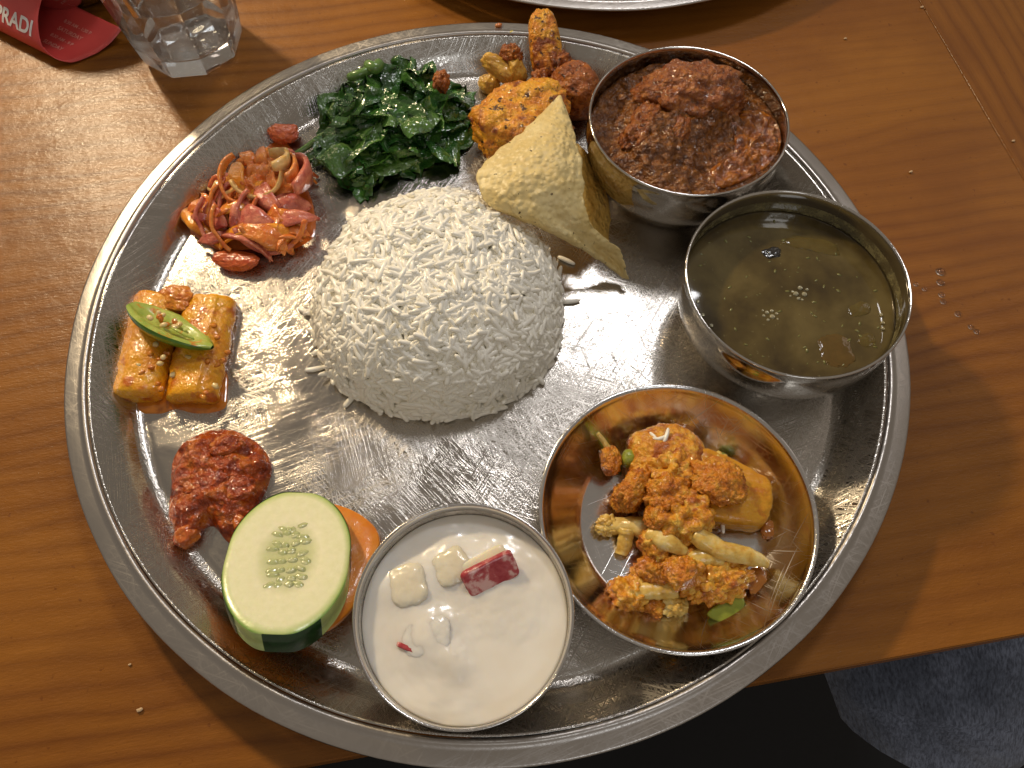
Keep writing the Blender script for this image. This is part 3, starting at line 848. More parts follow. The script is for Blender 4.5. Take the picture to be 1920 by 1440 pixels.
def chilli():
    p0, p1 = at(248, 570, .0165), at(398, 652, .0155)
    ax = p1 - p0; L = ax.length; ax.normalize(); side = Vector((0, 0, 1)).cross(ax).normalized(); up = ax.cross(side)
    up, side = up * .76 + side * .65, side * .76 - up * .65
    n, m = 36, 28
    def ringw(t): return 0.0112 * (math.sin(math.pi * min(1, (t * 0.94 + 0.05))) ** 0.62) * (1 - 0.22 * t)
    vo, vi, fl = [], [], []
    for i in range(n):
        t = i / (n - 1); w_ = ringw(t)
        for k in range(m):
            a = math.pi + math.pi * k / (m - 1)         # lower half shell
            vo.append(p0 + ax * L * t + side * w_ * math.cos(a) + up * (w_ * 0.75 * math.sin(a)))
    faces = [[i * m + k, i * m + k + 1, (i + 1) * m + k + 1, (i + 1) * m + k] for i in range(n - 1) for k in range(m - 1)]
    mk('skin', vo, faces, CHI, chi)
    # cut face: a rim of flesh dipping to a hollow
    vf = []
    mm = 15
    for i in range(n):
        t = i / (n - 1); w_ = ringw(t) * 0.995
        for k in range(mm):
            v = k / (mm - 1) * 2 - 1
            hol = math.exp(-((v / 0.55) ** 4)) * math.exp(-(((t - 0.45) / 0.36) ** 4))
            z = 0.0012 * (1 - v * v) - 0.0042 * hol + 0.0003 * mn.noise(Vector((t * 9, v * 3, 2)))
            vf.append(p0 + ax * L * t + side * w_ * v + up * z)
    faces = [[i * mm + k, i * mm + k + 1, (i + 1) * mm + k + 1, (i + 1) * mm + k] for i in range(n - 1) for k in range(mm - 1)]
    mk('flesh', vf, faces, CHF, chi)
    q = random.Random(3)
    for i in range(13):
        t = q.uniform(.28, .55); v = q.uniform(-.35, .35)
        c = p0 + ax * L * t + side * ringw(t) * v + up * 0.0004
        d = Vector((q.uniform(-1, 1), q.uniform(-1, 1), q.uniform(-.2, .5))).normalized() * 0.0017
        lump('seed', c - d, c + d, .0012, .0008, SEED if i % 3 else CPASTE, chi, seed=i, amp=.1, sub=2)
    lump('membrane', p0 + ax * L * .52 - side * .0015, p0 + ax * L * .80 - side * .0008, .0008, .0008, CHF, chi, seed=50, sub=2)
chilli()
o = lump('chilli_paste', at(300, 552, .0095), at(356, 564, .0100), .0060, .0024, CPASTE, seed=91, amp=.30)
tag(o, 'lump of orange chilli paste behind the green chilli slice', 'paste')
for (x, y, z) in ((306, 670, .0150), (244, 668, .0105), (324, 703, .010)):
    p = at(x, y, z)
    o = lump('chilli_seed', p - Vector((.0012, 0, 0)), p + Vector((.0012, 0, .0002)), .0013, .0009, SEED, seed=x, amp=.1, sub=2)
    tag(o, {306: 'pale round chilli seed on top of the left radish stick', 244: 'chilli seed on the outer side of the left radish stick', 324: 'chilli seed on the edge of the right radish stick'}[x], 'seed', 'loose chilli seeds')

q = random.Random(17)
for i in range(26):
    left = i % 2 == 0
    t = q.random()
    x = (238 + 66 * q.random()) if left else (338 + 78 * q.random()); y = 610 + 140 * t
    x += 18 * (1 - t)
    zz = 0.0085 if left else 0.0080
    p = at(x, y, Z0 + zz + .0012)
    lump('paste_fleck', p - Vector((q.uniform(.0008, .0018), q.uniform(-.001, .001), 0)), p + Vector((q.uniform(.0008, .0018), q.uniform(-.001, .001), 0)), q.uniform(.0007, .0014), .0008, CPASTE if i % 5 else SEED, bpy.data.objects['radish_stick' if left else 'radish_stick.001'], seed=200 + i, amp=.35, sub=2)
JUICE = food('pickle_juice', ((0.3, (0.40, 0.10, 0.006)), (0.7, (0.58, 0.20, 0.014))), 160, 300, 0.0004, 0.4, 0.08, 1.0, 0.0, coatr=0.03)
o = star_blob('pickle_juice', [(228, 750), (262, 772), (300, 776), (330, 768), (372, 776), (420, 768), (428, 740), (420, 690), (330, 690), (240, 700)], (330, 740), Z0 + .0002, .0005, JUICE, None, 14, 90, 5, .0003, 200, 3)
tag(o, 'thin orange juice pooled under the radish sticks', 'juice')
# ------------------------------------------------------------------ tomato chutney
CHU = food('tomato_chutney', ((0.30, (0.17, 0.018, 0.003)), (0.5, (0.36, 0.055, 0.005)), (0.7, (0.52, 0.15, 0.014))), 150, 480, 0.0024, 0.95, 0.22, 0.7, 0.03,
           spots=((230, 0.67, 0.75, (0.66, 0.28, 0.05)), (700, 0.74, 0.78, (0.03, 0.01, 0.006))), coatr=0.06)
chut = empty('tomato_chutney', at(410, 900, Z0), 'spoonful of red tomato chutney on the bare plate', 'chutney')
star_blob('paste', [(400, 806), (440, 808), (485, 832), (509, 868), (505, 905), (488, 945), (478, 985), (452, 1022), (428, 1018), (404, 990), (385, 992), (362, 1022), (338, 1040), (322, 1030), (328, 1000), (316, 965), (322, 915), (324, 868), (345, 832), (372, 816)],
          (415, 905), Z0, 0.0090, CHU, chut, 44, 170, 3.0, 0.0030, 130, 3)
CHUF = food('tomato_piece', ((0.3, (0.42, 0.07, 0.015)), (0.7, (0.60, 0.20, 0.035))), 200, 350, 0.001, 0.6, 0.2, 0.8, 0.3)
lump('tomato_piece', at(332, 1020, .004), at(368, 990, .006), .0042, .0035, CHUF, chut, seed=11, amp=.2, floor=Z0)
lump('tomato_piece', at(436, 985, .006), at(462, 975, .006), .0045, .003, CHUF, chut, seed=13, amp=.2, floor=Z0)
lump('tomato_piece', at(395, 840, .0095), at(455, 832, .0095), .0045, .0030, CHU, chut, seed=15, amp=.25)
lump('tomato_piece', at(340, 925, .007), at(430, 895, .0095), .0048, .003, CHU, chut, seed=17, amp=.25)
lump('tomato_piece', at(400, 935, .009), at(480, 905, .008), .0055, .003, CHU, chut, seed=18, amp=.25)

# ------------------------------------------------------------------ cucumber and carrot
cm = Mat('cucumber_flesh'); co = cm.coord()
sx = cm.node('SeparateXYZ', i_0=co)
CA, CB = 0.0338, 0.0228
def ell(ka, kb):
    return cm.math('SQRT', cm.math('ADD', cm.math('POWER', cm.math('DIVIDE', sx.outputs[0], CA * ka), 2.0), cm.math('POWER', cm.math('DIVIDE', sx.outputs[1], CB * kb), 2.0)))
cc = cm.ramp(ell(1, 1), ((0.0, (0.56, 0.58, 0.28)), (0.35, (0.62, 0.64, 0.36)), (0.52, (0.85, 0.82, 0.58)), (0.88, (0.82, 0.81, 0.55)), (0.965, (0.52, 0.62, 0.24)), (1.0, (0.12, 0.30, 0.03))))
cc = cm.mix(0.35, cc, cm.ramp(cm.noise(co, 350, 4, 0.6), ((0.3, (0.75, 0.78, 0.55)), (0.7, (1, 1, 1)))), 'MULTIPLY')
cm.set(color=cc, rough=0.30, sss=0.35, sssr=(0.003, 0.004, 0.0015), ssss=1.0, coat=0.25, coatr=0.15, normal=cm.bump(cm.noise(co, 700, 3), 0.25, 0.0004))
CUF = cm.m
CUS = plain('cucumber_skin', (0.012, 0.060, 0.010), 0.3, coat=0.4, coatr=0.15, nscale=500, var=0.5, bump=0.3)
CUP = plain('cucumber_peeled', (0.50, 0.60, 0.22), 0.35, coat=0.3, coatr=0.15, nscale=300, var=0.2, sss=0.2, sssr=(0.002, 0.003, 0.001))
GEL = plain('cucumber_gel', (0.56, 0.60, 0.29), 0.14, coat=0.6, coatr=0.04, nscale=400, var=0.3, sss=0.3, sssr=(0.002, 0.003, 0.001))
CSE = plain('cucumber_seed', (0.66, 0.68, 0.38), 0.2, coat=0.8, coatr=0.05, sss=0.2, sssr=(0.002, 0.003, 0.001))
carp = [(480, 960), (560, 935), (640, 948), (690, 975), (711, 1010), (700, 1070), (675, 1130), (640, 1175), (610, 1192), (560, 1200), (500, 1190), (450, 1150), (440, 1080), (450, 1010)]
carp0 = at(650, 985, .004)
CARS = food('carrot_slice', ((0.3, (0.66, 0.20, 0.012)), (0.7, (0.80, 0.31, 0.03))), 120, 600, 0.0004, 0.5, 0.35, 0.4, 0.3)
def slab(name, outline, zb, th, mat, parent=None, n=72, dome_=0.0, ruff=0.0):
    Q = crom([tuple(p) for p in outline], n, closed=True)
    c = sum(Q, Vector()) / n
    verts, faces = [], []
    rings = [(0.985, 0.0), (1.0, 0.15), (1.0, 0.85), (0.985, 1.0), (0.8, 1.0), (0.5, 1.0), (0.2, 1.0)]
    for s, h in rings:
        for k, q in enumerate(Q):
            p = c + (q - c) * s
            verts.append((p.x, p.y, zb(p.x, p.y) + th * h + (ruff * fnoise(p, 300, 4) if h == 1.0 else 0)))
    for i in range(len(rings) - 1):
        for k in range(n):
            k2 = (k + 1) % n
            faces.append([i * n + k, i * n + k2, (i + 1) * n + k2, (i + 1) * n + k])
    faces.append([(len(rings) - 1) * n + k for k in range(n)]); faces.append(list(range(n))[::-1])
    return mk(name, verts, faces, mat, parent)
o = slab('carrot_slice', [at(x, y, .007) for x, y in carp], lambda x, y: Z0 + 0.0006 + 0.24 * max(0.0, (x - carp0.x) * -.36 + (y - carp0.y) * -.93 + 0.0), 0.0042, CARS, ruff=.0005)
tag(o, 'orange carrot slice half hidden under the cucumber', 'carrot')
cuc = empty('cucumber_slice', at(545, 1065, .0065), 'thick oval cucumber slice with a pale face and striped peel', 'cucumber')
cuc_c = at(540, 1043, .0235)
CROT_C = Matrix.Translation(cuc_c) @ Matrix.Rotation(R(27), 4, Vector((-.97, .20, 0))) @ Matrix.Rotation(R(96), 4, 'Z')
def cuc_pt(a, s, z):
    # slightly facetted outline: the peeled strips are flat
    f = 1 - 0.030 * max(0.0, math.cos(4 * (a - R(-4)))) ** 2
    return Vector((CA * s * f * math.cos(a), CB * s * f * math.sin(a), z))
def cuc_mesh(name, verts, faces, mat, parent=cuc):
    me = bpy.data.meshes.new(name); me.from_pydata([tuple(v) for v in verts], [], faces); me.materials.append(mat)
    me.polygons.foreach_set('use_smooth', [True] * len(me.polygons))
    o = bpy.data.objects.new(name, me); COL.objects.link(o); o.matrix_world = CROT_C
    o.parent = parent; o.matrix_parent_inverse = Matrix.Translation(-cuc.location)
    return o
NA = 160; TH = 0.0110
v, f = [], []
RS = [0, .12, .25, .38, .5, .6, .7, .8, .9, .97, 1.0]
for s in RS:
    for k in range(NA):
        a = 2 * math.pi * k / NA
        p = cuc_pt(a, s, 0)
        dip = -0.0006 * math.exp(-((p.x / .0165) ** 4 + (p.y / .010) ** 4))
        p.z = dip + 0.00012 * fnoise(p, 300, 2) - (0.0005 if s == 1.0 else 0)
        v.append(p)
for i in range(len(RS) - 1):
    for k in range(NA):
        k2 = (k + 1) % NA
        f.append([i * NA + k, (i + 1) * NA + k, (i + 1) * NA + k2, i * NA + k2])
cuc_mesh('face', v, f, CUF)
v, f = [], []
for s, z in ((1.0, -0.0005), (1.004, -0.0008), (1.0, -TH * .5), (0.985, -TH)):
    for k in range(NA): v.append(cuc_pt(2 * math.pi * k / NA, s, z))
for i in range(3):
    for k in range(NA): f.append([i * NA + k, (i + 1) * NA + k, (i + 1) * NA + (k + 1) % NA, i * NA + (k + 1) % NA])
f.append([3 * NA + k for k in range(NA)])
side = cuc_mesh('side', v, f, CUP)
# strips of dark peel left on the side (angles in the slice's own frame)
for a0, a1 in ((-6, 67), (101, 137), (166, 216), (-93, -34)):
    v, f = [], []
    m = 24
    for z, s in ((-0.0002, 1.002), (-0.0006, 1.011), (-TH * .5, 1.010), (-TH * .96, 1.0)):
        for k in range(m): v.append(cuc_pt(R(a0 + (a1 - a0) * k / (m - 1)), s, z))
    for i in range(3):
        for k in range(m - 1): f.append([i * m + k, (i + 1) * m + k, (i + 1) * m + k + 1, i * m + k + 1])
    cuc_mesh('peel', v, f, CUS)
q = random.Random(9)
for i, (sx_, sy_) in enumerate([(x, y) for x in (-.012, -.0085, -.005, -.0015, .002, .0055, .009, .0125) for y in (-.0055, .0055, -.0018, .0022)]):
    x, y = sx_ + q.uniform(-.0012, .0012), sy_ * (1 - (sx_ / .02) ** 2 * .5) + q.uniform(-.0009, .0009)
    big = abs(sy_) > .004
    c = CROT_C @ Vector((x * 1.08, y * .95, -0.0008)); d = (CROT_C.to_3x3() @ Vector((q.uniform(-.4, .4) + (0.3 if x > 0 else -.3), (1 if y > 0 else -1), 0))).normalized()
    sp_ = lump('seed_pocket', c - d * (.0026 if big else .0018), c + d * (.0026 if big else .0018), .0019, .0005, GEL, cuc, seed=i, amp=.15, sub=2)
    if i % 2 == 0:
        c2 = c + Vector((q.uniform(-.0005, .0005), q.uniform(-.0005, .0005), .0004))
        sd_ = lump('seed', c2 - d * .0016, c2 + d * .0016, .0008, .0005, CSE, None, seed=i + 40, amp=.05, sub=2)
        sd_.parent = sp_; sd_.matrix_parent_inverse = Matrix.Translation(-sp_.location)

# ------------------------------------------------------------------ yogurt
ym = Mat('yogurt'); co = ym.coord()
ym.set(color=ym.ramp(ym.noise(co, 60, 3), ((0.3, (0.80, 0.75, 0.66)), (0.7, (0.86, 0.83, 0.76)))), rough=0.20, sss=0.5, sssr=(0.006, 0.005, 0.0035), ssss=1.0, coat=0.5, coatr=0.08, normal=ym.bump(ym.noise(co, 120, 3), 0.12, 0.0006))
YOGM = ym.m
YZ = Z0 + 0.0305
yl = []
for px, py, r, h in ((762, 1099, .0085, .0034), (848, 1063, .0080, .0028), (806, 1194, .0098, .0040), (845, 1235, .0050, .0020), (862, 1262, .0040, .0012), (912, 1072, .011, .0022), (705, 1180, .010, .0010), (700, 1100, .007, .0014), (960, 1170, .013, .0010), (800, 1320, .012, .0012), (760, 1270, .02, -.0008), (950, 1250, .014, -.0012), (870, 1290, .012, .0010)):
    p = at(px, py, YZ); yl.append((p.x, p.y, r, h))
o = star_blob('yogurt', [(YOG.x + .0354 * math.cos(a * math.pi / 12), YOG.y + .0354 * math.sin(a * math.pi / 12)) for a in range(24)], (YOG.x, YOG.y), YZ, 0.0003, YOGM, None, 60, 140, 12, 0.00075, 70, 5, yl, pix=False)
tag(o, 'creamy white yogurt filling the small bowl', 'yogurt')
yf = Mat('yogurt_film'); co = yf.coord()
yf.set(color=(0.78, 0.74, 0.66), rough=0.3, coat=0.4, alpha=yf.ramp(yf.noise(co, 120, 4, 0.7), ((0.42, 0.25), (0.66, 0.85))))
lathe('yogurt_film', [(0.03542, 0.0303), (0.03546, 0.0325), (0.03556, 0.0345)], YOG, yf.m, o, 128)
APF = food('apple_flesh', ((0.3, (0.76, 0.68, 0.46)), (0.7, (0.82, 0.76, 0.60))), 150, 500, 0.0003, 0.3, 0.3, 0.5, 0.4)
YAP = food('yogurt_coated_apple', ((0.3, (0.74, 0.66, 0.48)), (0.7, (0.80, 0.74, 0.60))), 90, 200, 0.0004, 0.2, 0.25, 0.5, 0.4, sssr=(0.005, 0.004, 0.0025))
APR = food('apple_skin', ((0.38, (0.36, 0.035, 0.045)), (0.52, (0.46, 0.08, 0.085)), (0.62, (0.70, 0.42, 0.38))), 190, 500, 0.0004, 0.4, 0.2, 0.6, 0.1)
def cube_piece(name, p0, p1, ry, rz, label, skin, seed):
    e = empty(name, (Vector(p0) + Vector(p1)) / 2 - Vector((0, 0, rz)), label, 'apple', 'apple pieces in the yogurt')
    lump('flesh', p0, p1, ry, rz, APF, e, seed=seed, amp=.06, sq=6, sub=4, fine=.02)
    if skin:
        ax = (Vector(p1) - Vector(p0)).normalized(); sd = Vector((0, 0, 1)).cross(ax).normalized()
        k = -1 if skin > 0 else 1
        off = sd * k * ry * 0.86
        tilt = Vector((0, 0, 0.0006))
        lump('skin', Vector(p0) + off + tilt, Vector(p1) + off + tilt, ry * .22, rz * abs(skin), APR, e, seed=seed + 3, amp=.04, sq=6, sub=4, fine=.02)
    return e
e = empty('apple_piece', at(915, 1075, YZ), 'apple piece showing its red skin in the yogurt', 'apple', 'apple pieces in the yogurt')
lump('flesh', at(866, 1082, YZ + .0016), at(950, 1038, YZ + .0020), .0040, .0026, APF, e, seed=2, amp=.05, sq=6, fine=.01)
lump('skin', at(872, 1098, YZ + .0030), at(966, 1052, YZ + .0042), .0050, .0016, APR, e, seed=4, amp=.05, sq=7, fine=.01, up=(0.25, -0.55, 0.8))
o = lump('apple_piece', at(730, 1110, YZ + .0016), at(800, 1088, YZ + .0024), .0076, .0028, YAP, seed=6, amp=.10, sq=2.9, fine=.01)
tag(o, 'pale apple chunk near the left wall of the yogurt bowl', 'apple', 'apple pieces in the yogurt')
o = lump('apple_piece', at(816, 1080, YZ + .0012), at(880, 1046, YZ + .0018), .0064, .0026, YAP, seed=8, amp=.10, sq=2.9, fine=.01)
tag(o, 'pale apple chunk touching the red skinned piece', 'apple', 'apple pieces in the yogurt')
e = empty('apple_piece', at(795, 1195, YZ), 'yogurt covered apple piece with a thin line of red skin', 'apple', 'apple pieces in the yogurt')
lump('flesh', at(755, 1198, YZ + .0010), at(846, 1190, YZ + .0022), .0070, .0022, YOGM, e, seed=10, amp=.12, sq=2.8, fine=.01)
lump('skin', at(744, 1207, YZ + .0016), at(784, 1224, YZ + .0018), .0009, .0012, APR, e, seed=12, amp=.06, sq=4, sub=3)

# ------------------------------------------------------------------ meat curry
MZ = Z0 + 0.0315
MT = food('curry_gravy', ((0.30, (0.07, 0.020, 0.003)), (0.5, (0.17, 0.054, 0.007)), (0.70, (0.32, 0.12, 0.016))), 300, 520, 0.0028, 1.0, 0.25, 0.6, 0.02, coatr=0.07, detail=6)
MCH = food('curry_meat', ((0.30, (0.12, 0.026, 0.004)), (0.48, (0.28, 0.074, 0.010)), (0.68, (0.46, 0.16, 0.022))), 300, 620, 0.0028, 1.0, 0.30, 0.9, 0.03, detail=6, coatr=0.10)
OIL = food('curry_oil', ((0.34, (0.12, 0.026, 0.002)), (0.5, (0.24, 0.066, 0.005)), (0.68, (0.42, 0.14, 0.01))), 260, 500, 0.0016, 0.8, 0.15, 0.8, 0.0, coatr=0.05)
mc = empty('meat_curry', MEAT + Vector((0, 0, .02)), 'brown meat curry heaped in the upper bowl', 'curry')
ml = []
for px, py, r, h in ((1290, 180, .020, .010), (1225, 255, .013, .009), (1330, 200, .010, .004), (1260, 300, .012, .003), (1150, 230, .010, -.004), (1400, 270, .013, -.004), (1420, 180, .012, -.006)):
    p = at(px, py, MZ + .006); ml.append((p.x, p.y, r, h))
star_blob('gravy', [(MEAT.x + .0446 * math.cos(a * math.pi / 12), MEAT.y + .0446 * math.sin(a * math.pi / 12)) for a in range(24)], (MEAT.x, MEAT.y), MZ, 0.0015, MT, mc, 80, 200, 10, 0.0030, 140, 9, ml, pix=False, octv=5)
def mchunk(x0, y0, z0, x1, y1, z1, ry, rz, seed, **k):
    return lump('meat_chunk', at(x0, y0, z0), at(x1, y1, z1), ry, rz, MCH, mc, seed=seed, amp=.22, freq=2.0, fine=.10, ffreq=9, sq=2.5, sub=5, **k)
mchunk(1195, 190, .036, 1385, 175, .038, .0165, .0125, 3)
mchunk(1180, 300, .033, 1232, 205, .036, .0085, .0100, 5)
mchunk(1255, 285, .035, 1285, 225, .039, .0050, .0070, 6)
mchunk(1330, 230, .033, 1380, 180, .037, .0080, .0080, 8)
mchunk(1215, 330, .031, 1300, 335, .031, .0060, .0050, 11)
star_blob('oil', [(1365, 215), (1420, 205), (1452, 220), (1466, 262), (1448, 302), (1400, 335), (1340, 352), (1330, 320), (1375, 285), (1375, 250)], (1400, 285), MZ + .0012, 0.0012, OIL, mc, 30, 110, 2.5, 0.0030, 230, 4)
lump('sauce_drip', at(1174, 343, .0345), at(1177, 330, .0405), .0012, .0006, OIL, mc, seed=3, amp=.2, sub=3)

# ------------------------------------------------------------------ soup
SZ = Z0 + 0.0285
sm_ = Mat('lentil_soup'); co = sm_.coord()
sc_ = sm_.ramp(sm_.noise(co, 38, 4, 0.55, 0.2), ((0.34, (0.046, 0.030, 0.009)), (0.5, (0.092, 0.065, 0.019)), (0.66, (0.140, 0.103, 0.034))))
sc_ = sm_.mix(sm_.ramp(sm_.noise(co, 600, 2), ((0.70, 0.0), (0.78, 0.5))), sc_, (0.22, 0.20, 0.09))
sm_.set(color=sc_, rough=0.045, spec=0.6, sss=0.25, sssr=(0.004, 0.003, 0.001), ssss=1.0, normal=sm_.bump(sm_.noise(co, 70, 2), 0.05, 0.001))
SOUPM = sm_.m
soup = empty('lentil_soup', SOUP + Vector((0, 0, .02)), 'thin olive green lentil soup with bubbles', 'soup')
star_blob('broth', [(SOUP.x + .0446 * math.cos(a * math.pi / 16), SOUP.y + .0446 * math.sin(a * math.pi / 16)) for a in range(32)], (SOUP.x, SOUP.y), SZ, 0.0002, SOUPM, soup, 40, 128, 30, 0.00015, 40, 5, (), pix=False)
# ring of dried broth on the bowl wall above the liquid
fm = Mat('broth_film'); co = fm.coord()
fm.set(color=(0.34, 0.30, 0.15), rough=0.3, coat=0.5, alpha=fm.ramp(fm.noise(co, 170, 4, 0.7), ((0.40, 0.12), (0.62, 0.75))), normal=fm.bump(fm.noise(co, 500, 3), 0.5, 0.0005))
FILM = fm.m
lathe('broth_film', [(0.04462, 0.0288), (0.04466, 0.0310), (0.04452, 0.0345)], SOUP, FILM, soup, 128)
BUB = Mat('bubble'); BUB.set(color=(0.75, 0.70, 0.48), rough=0.03, trans=0.6, ior=1.15, coat=1.0, coatr=0.02); BUB = BUB.m
def bubble(x, y, r):
    p = at(x, y, SZ + .0002)
    V, F = ico(2)
    mk('bubble', [p + Vector((d.x * r, d.y * r, max(d.z, -.1) * r * .7)) for d in V], F, BUB, soup)
for x, y, r in ((1500, 540, .0011), (1492, 551, .0012), (1508, 552, .0012), (1497, 560, .0008), (1486, 547, .0007), (1513, 543, .0007), (1504, 562, .0006), (1482, 555, .0005), (1448, 594, .0012), (1438, 586, .0009), (1447, 583, .0008), (1432, 592, .0007), (1456, 588, .0007), (1440, 600, .0007), (1430, 582, .0005), (1458, 598, .0005)):
    bubble(x, y, r)
DARKB = plain('dark_bean', (0.012, 0.010, 0.008), 0.15, coat=1.0, coatr=0.04, nscale=300)
o = lump('bean', at(1432, 478, SZ + .0002), at(1462, 470, SZ + .0002), .0026, .0008, DARKB, seed=4, amp=.35)
tag(o, 'shiny black bean floating in the soup', 'bean')
TOM = food('soup_tomato', ((0.3, (0.095, 0.060, 0.017)), (0.7, (0.130, 0.078, 0.021))), 160, 200, 0.0002, 0.1, 0.08, 0.0, 0.2, roughvar=0.02)
o = lump('tomato_piece', at(1535, 662, SZ), at(1600, 655, SZ), .0080, .0005, TOM, seed=6, amp=.15)
tag(o, 'soft orange tomato piece just under the soup near its lower rim', 'tomato')
LEAFB = food('soup_leaf', ((0.3, (0.09, 0.062, 0.016)), (0.7, (0.13, 0.095, 0.027))), 120, 200, 0.0002, 0.1, 0.08, 0.0, 0.2, roughvar=0.02)
for i, (x0, y0, x1, y1, ry) in enumerate(((1470, 450, 1580, 470, .004), (1590, 590, 1630, 572, .0035), (1610, 645, 1640, 632, .003))):
    o = lump('lentil_fleck', at(x0, y0, SZ), at(x1, y1, SZ), ry, .0005, LEAFB, seed=i + 60, amp=.2)
    tag(o, ('long pale leaf fold at the surface of the soup', 'small wet fleck at the right of the soup', 'wet fleck in the soup near the tomato piece')[i], 'leaf')
q = random.Random(4)
fl, ffc = [], []
for i in range(70):
    a, r = q.uniform(0, 6.28), 0.041 * math.sqrt(q.random())
    c = Vector((SOUP.x + r * math.cos(a), SOUP.y + r * math.sin(a), SZ + 0.0002)); k = q.uniform(.0002, .0007); b = q.uniform(0, 3.14)
    V, F = ico(1); o_ = len(fl)
    fl += [c + Vector((d.x * k * 2 * math.cos(b) - d.y * k * math.sin(b), d.x * k * 2 * math.sin(b) + d.y * k * math.cos(b), d.z * .0002)) for d in V]
    ffc += [[j + o_ for j in f_] for f_ in F]
o = mk('herb_flecks', fl, ffc, plain('herb_fleck', (0.20, 0.19, 0.06), 0.15, coat=0.5), soup); o['kind'] = 'stuff'
bubd = [(1308, 565), (1318, 590), (1334, 610), (1652, 590), (1655, 605), (1655, 616)]

# ------------------------------------------------------------------ cauliflower and potato curry
CAU = food('curry_cauliflower', ((0.32, (0.44, 0.13, 0.008)), (0.5, (0.72, 0.30, 0.018)), (0.66, (0.82, 0.50, 0.08))), 260, 700, 0.0016, 0.9, 0.28, 0.6, 0.08, spots=((90, 0.52, 0.62, (0.42, 0.11, 0.010)),), detail=6, coatr=0.07)
CAUS = food('curry_stem', ((0.30, (0.58, 0.28, 0.028)), (0.5, (0.74, 0.50, 0.12)), (0.68, (0.80, 0.64, 0.28))), 160, 500, 0.0008, 0.6, 0.22, 0.7, 0.1, coatr=0.06)
SAU = food('curry_sauce', ((0.30, (0.44, 0.11, 0.006)), (0.5, (0.62, 0.21, 0.012)), (0.7, (0.74, 0.36, 0.03))), 260, 650, 0.0022, 1.0, 0.25, 0.7, 0.05, coatr=0.07, detail=6)
POTC = food('curry_potato', ((0.3, (0.58, 0.23, 0.012)), (0.6, (0.68, 0.33, 0.022)), (0.8, (0.70, 0.38, 0.05))), 90, 600, 0.0007, 0.6, 0.25, 0.6, 0.15, coatr=0.06, spots=((110, 0.54, 0.66, (0.48, 0.15, 0.012)),))
PEP = food('green_pepper', ((0.3, (0.16, 0.20, 0.015)), (0.7, (0.30, 0.33, 0.035))), 120, 400, 0.0003, 0.3, 0.12, 0.9, 0.25, coatr=0.04)
DZ = Z0 + 0.0012
G_C = 'vegetable pieces in the shallow dish'
sauce = empty('curry_sauce', DISH + Vector((0, 0, .0012)), 'thick orange spice sauce coating the vegetables in the dish', 'sauce', G_C)
SAUT = food('curry_oil_film', ((0.3, (0.30, 0.08, 0.008)), (0.7, (0.46, 0.17, 0.02))), 120, 300, 0.0005, 0.5, 0.08, 1.0, 0.1, coatr=0.03)
star_blob('sauce_pool', [(1200, 870), (1300, 870), (1380, 910), (1405, 945), (1330, 965), (1320, 1040), (1380, 1080), (1360, 1105), (1290, 1125), (1215, 1130), (1200, 1100), (1225, 1040), (1205, 980), (1180, 920)], (1290, 1000), DZ + .0003, .0014, SAUT, sauce, 28, 110, 4, .0008, 150, 8)
KZ, KS = 0.70, 0.88
def piece(name, x0, y0, z0, x1, y1, z1, ry, rz, mat, label, cat, seed, **k):
    kw = dict(amp=.15, floor=DZ); kw.update(k)
    o = lump(name, at(x0, y0, z0 * KZ), at(x1, y1, z1 * KZ), ry * KS, rz * KS, mat, seed=seed, **kw)
    return tag(o, label, cat, G_C)
piece('potato_wedge', 1285, 905, .012, 1440, 950, .012, .0150, .0085, POTC, 'large yellow potato wedge at the right of the dish', 'potato', 3, amp=.07, sq=6.5, taper=-.22, fine=.03)
piece('potato_wedge', 1175, 870, .013, 1320, 860, .016, .0165, .0105, CAU, 'orange coated potato at the top of the dish', 'potato', 7, amp=.14, sq=2.6)
def floret(head, hs, stem, sr, label, seed, smat=CAUS, hmat=CAU):
    p = at(head[0], head[1], head[2] * KZ); hs = hs * KS
    e = empty('cauliflower_floret', Vector((p.x, p.y, DZ)), label, 'cauliflower', G_C)
    d = Vector((hs, 0, 0))
    lump('head', p - d, p + d, hs * .9, hs * .7, hmat, e, seed=seed, amp=.2, cell=.45, cfreq=2.6, fine=.08, ffreq=9, floor=DZ)
    tube('stem', [at(q[0], q[1], q[2] * KZ) for q in stem], sr, smat, e, 12, 24, 0.8, rough=.25, seed=seed)
    return e
f1 = floret((1275, 965, .020), .0135, [(1262, 985, .017), (1240, 1010, .013), (1225, 1020, .010)], [.004, .0045, .003], 'central floret covered with rough orange sauce', 12)
tube('branch', pxpath([(1300, 1000, .018), (1350, 1030, .016), (1410, 1045, .013), (1440, 1058, .011)]), [.0035, .0038, .0034, .0016], CAUS, f1, 12, 24, .7, rough=.25)
tube('branch', pxpath([(1215, 998, .015), (1250, 1015, .017), (1285, 1035, .015)]), [.003, .0038, .002], CAUS, f1, 12, 20, .8, rough=.2)
f2 = floret((1282, 1062, .014), .0098, [(1270, 1055, .017), (1310, 1045, .019), (1345, 1048, .019), (1357, 1066, .017), (1344, 1075, .015)], [.0042, .0040, .0032, .0022, .0010], 'floret with a curled pale stem low in the dish', 23)
f3 = floret((1180, 1115, .008), .0078, [(1190, 1108, .010), (1225, 1106, .011), (1265, 1100, .010)], [.0042, .0036, .0045], 'small orange tipped floret at the lower left of the dish', 31)
f4 = floret((1342, 1085, .011), .0112, [(1330, 1068, .014), (1300, 1055, .014)], [.003, .003], 'flat floret with a frilly orange edge beside the green pepper', 37)
lump('frill', at(1290, 1112, .009), at(1398, 1060, .011), .0075, .0035, CAU, f4, seed=44, amp=.25, cell=.4, cfreq=4)
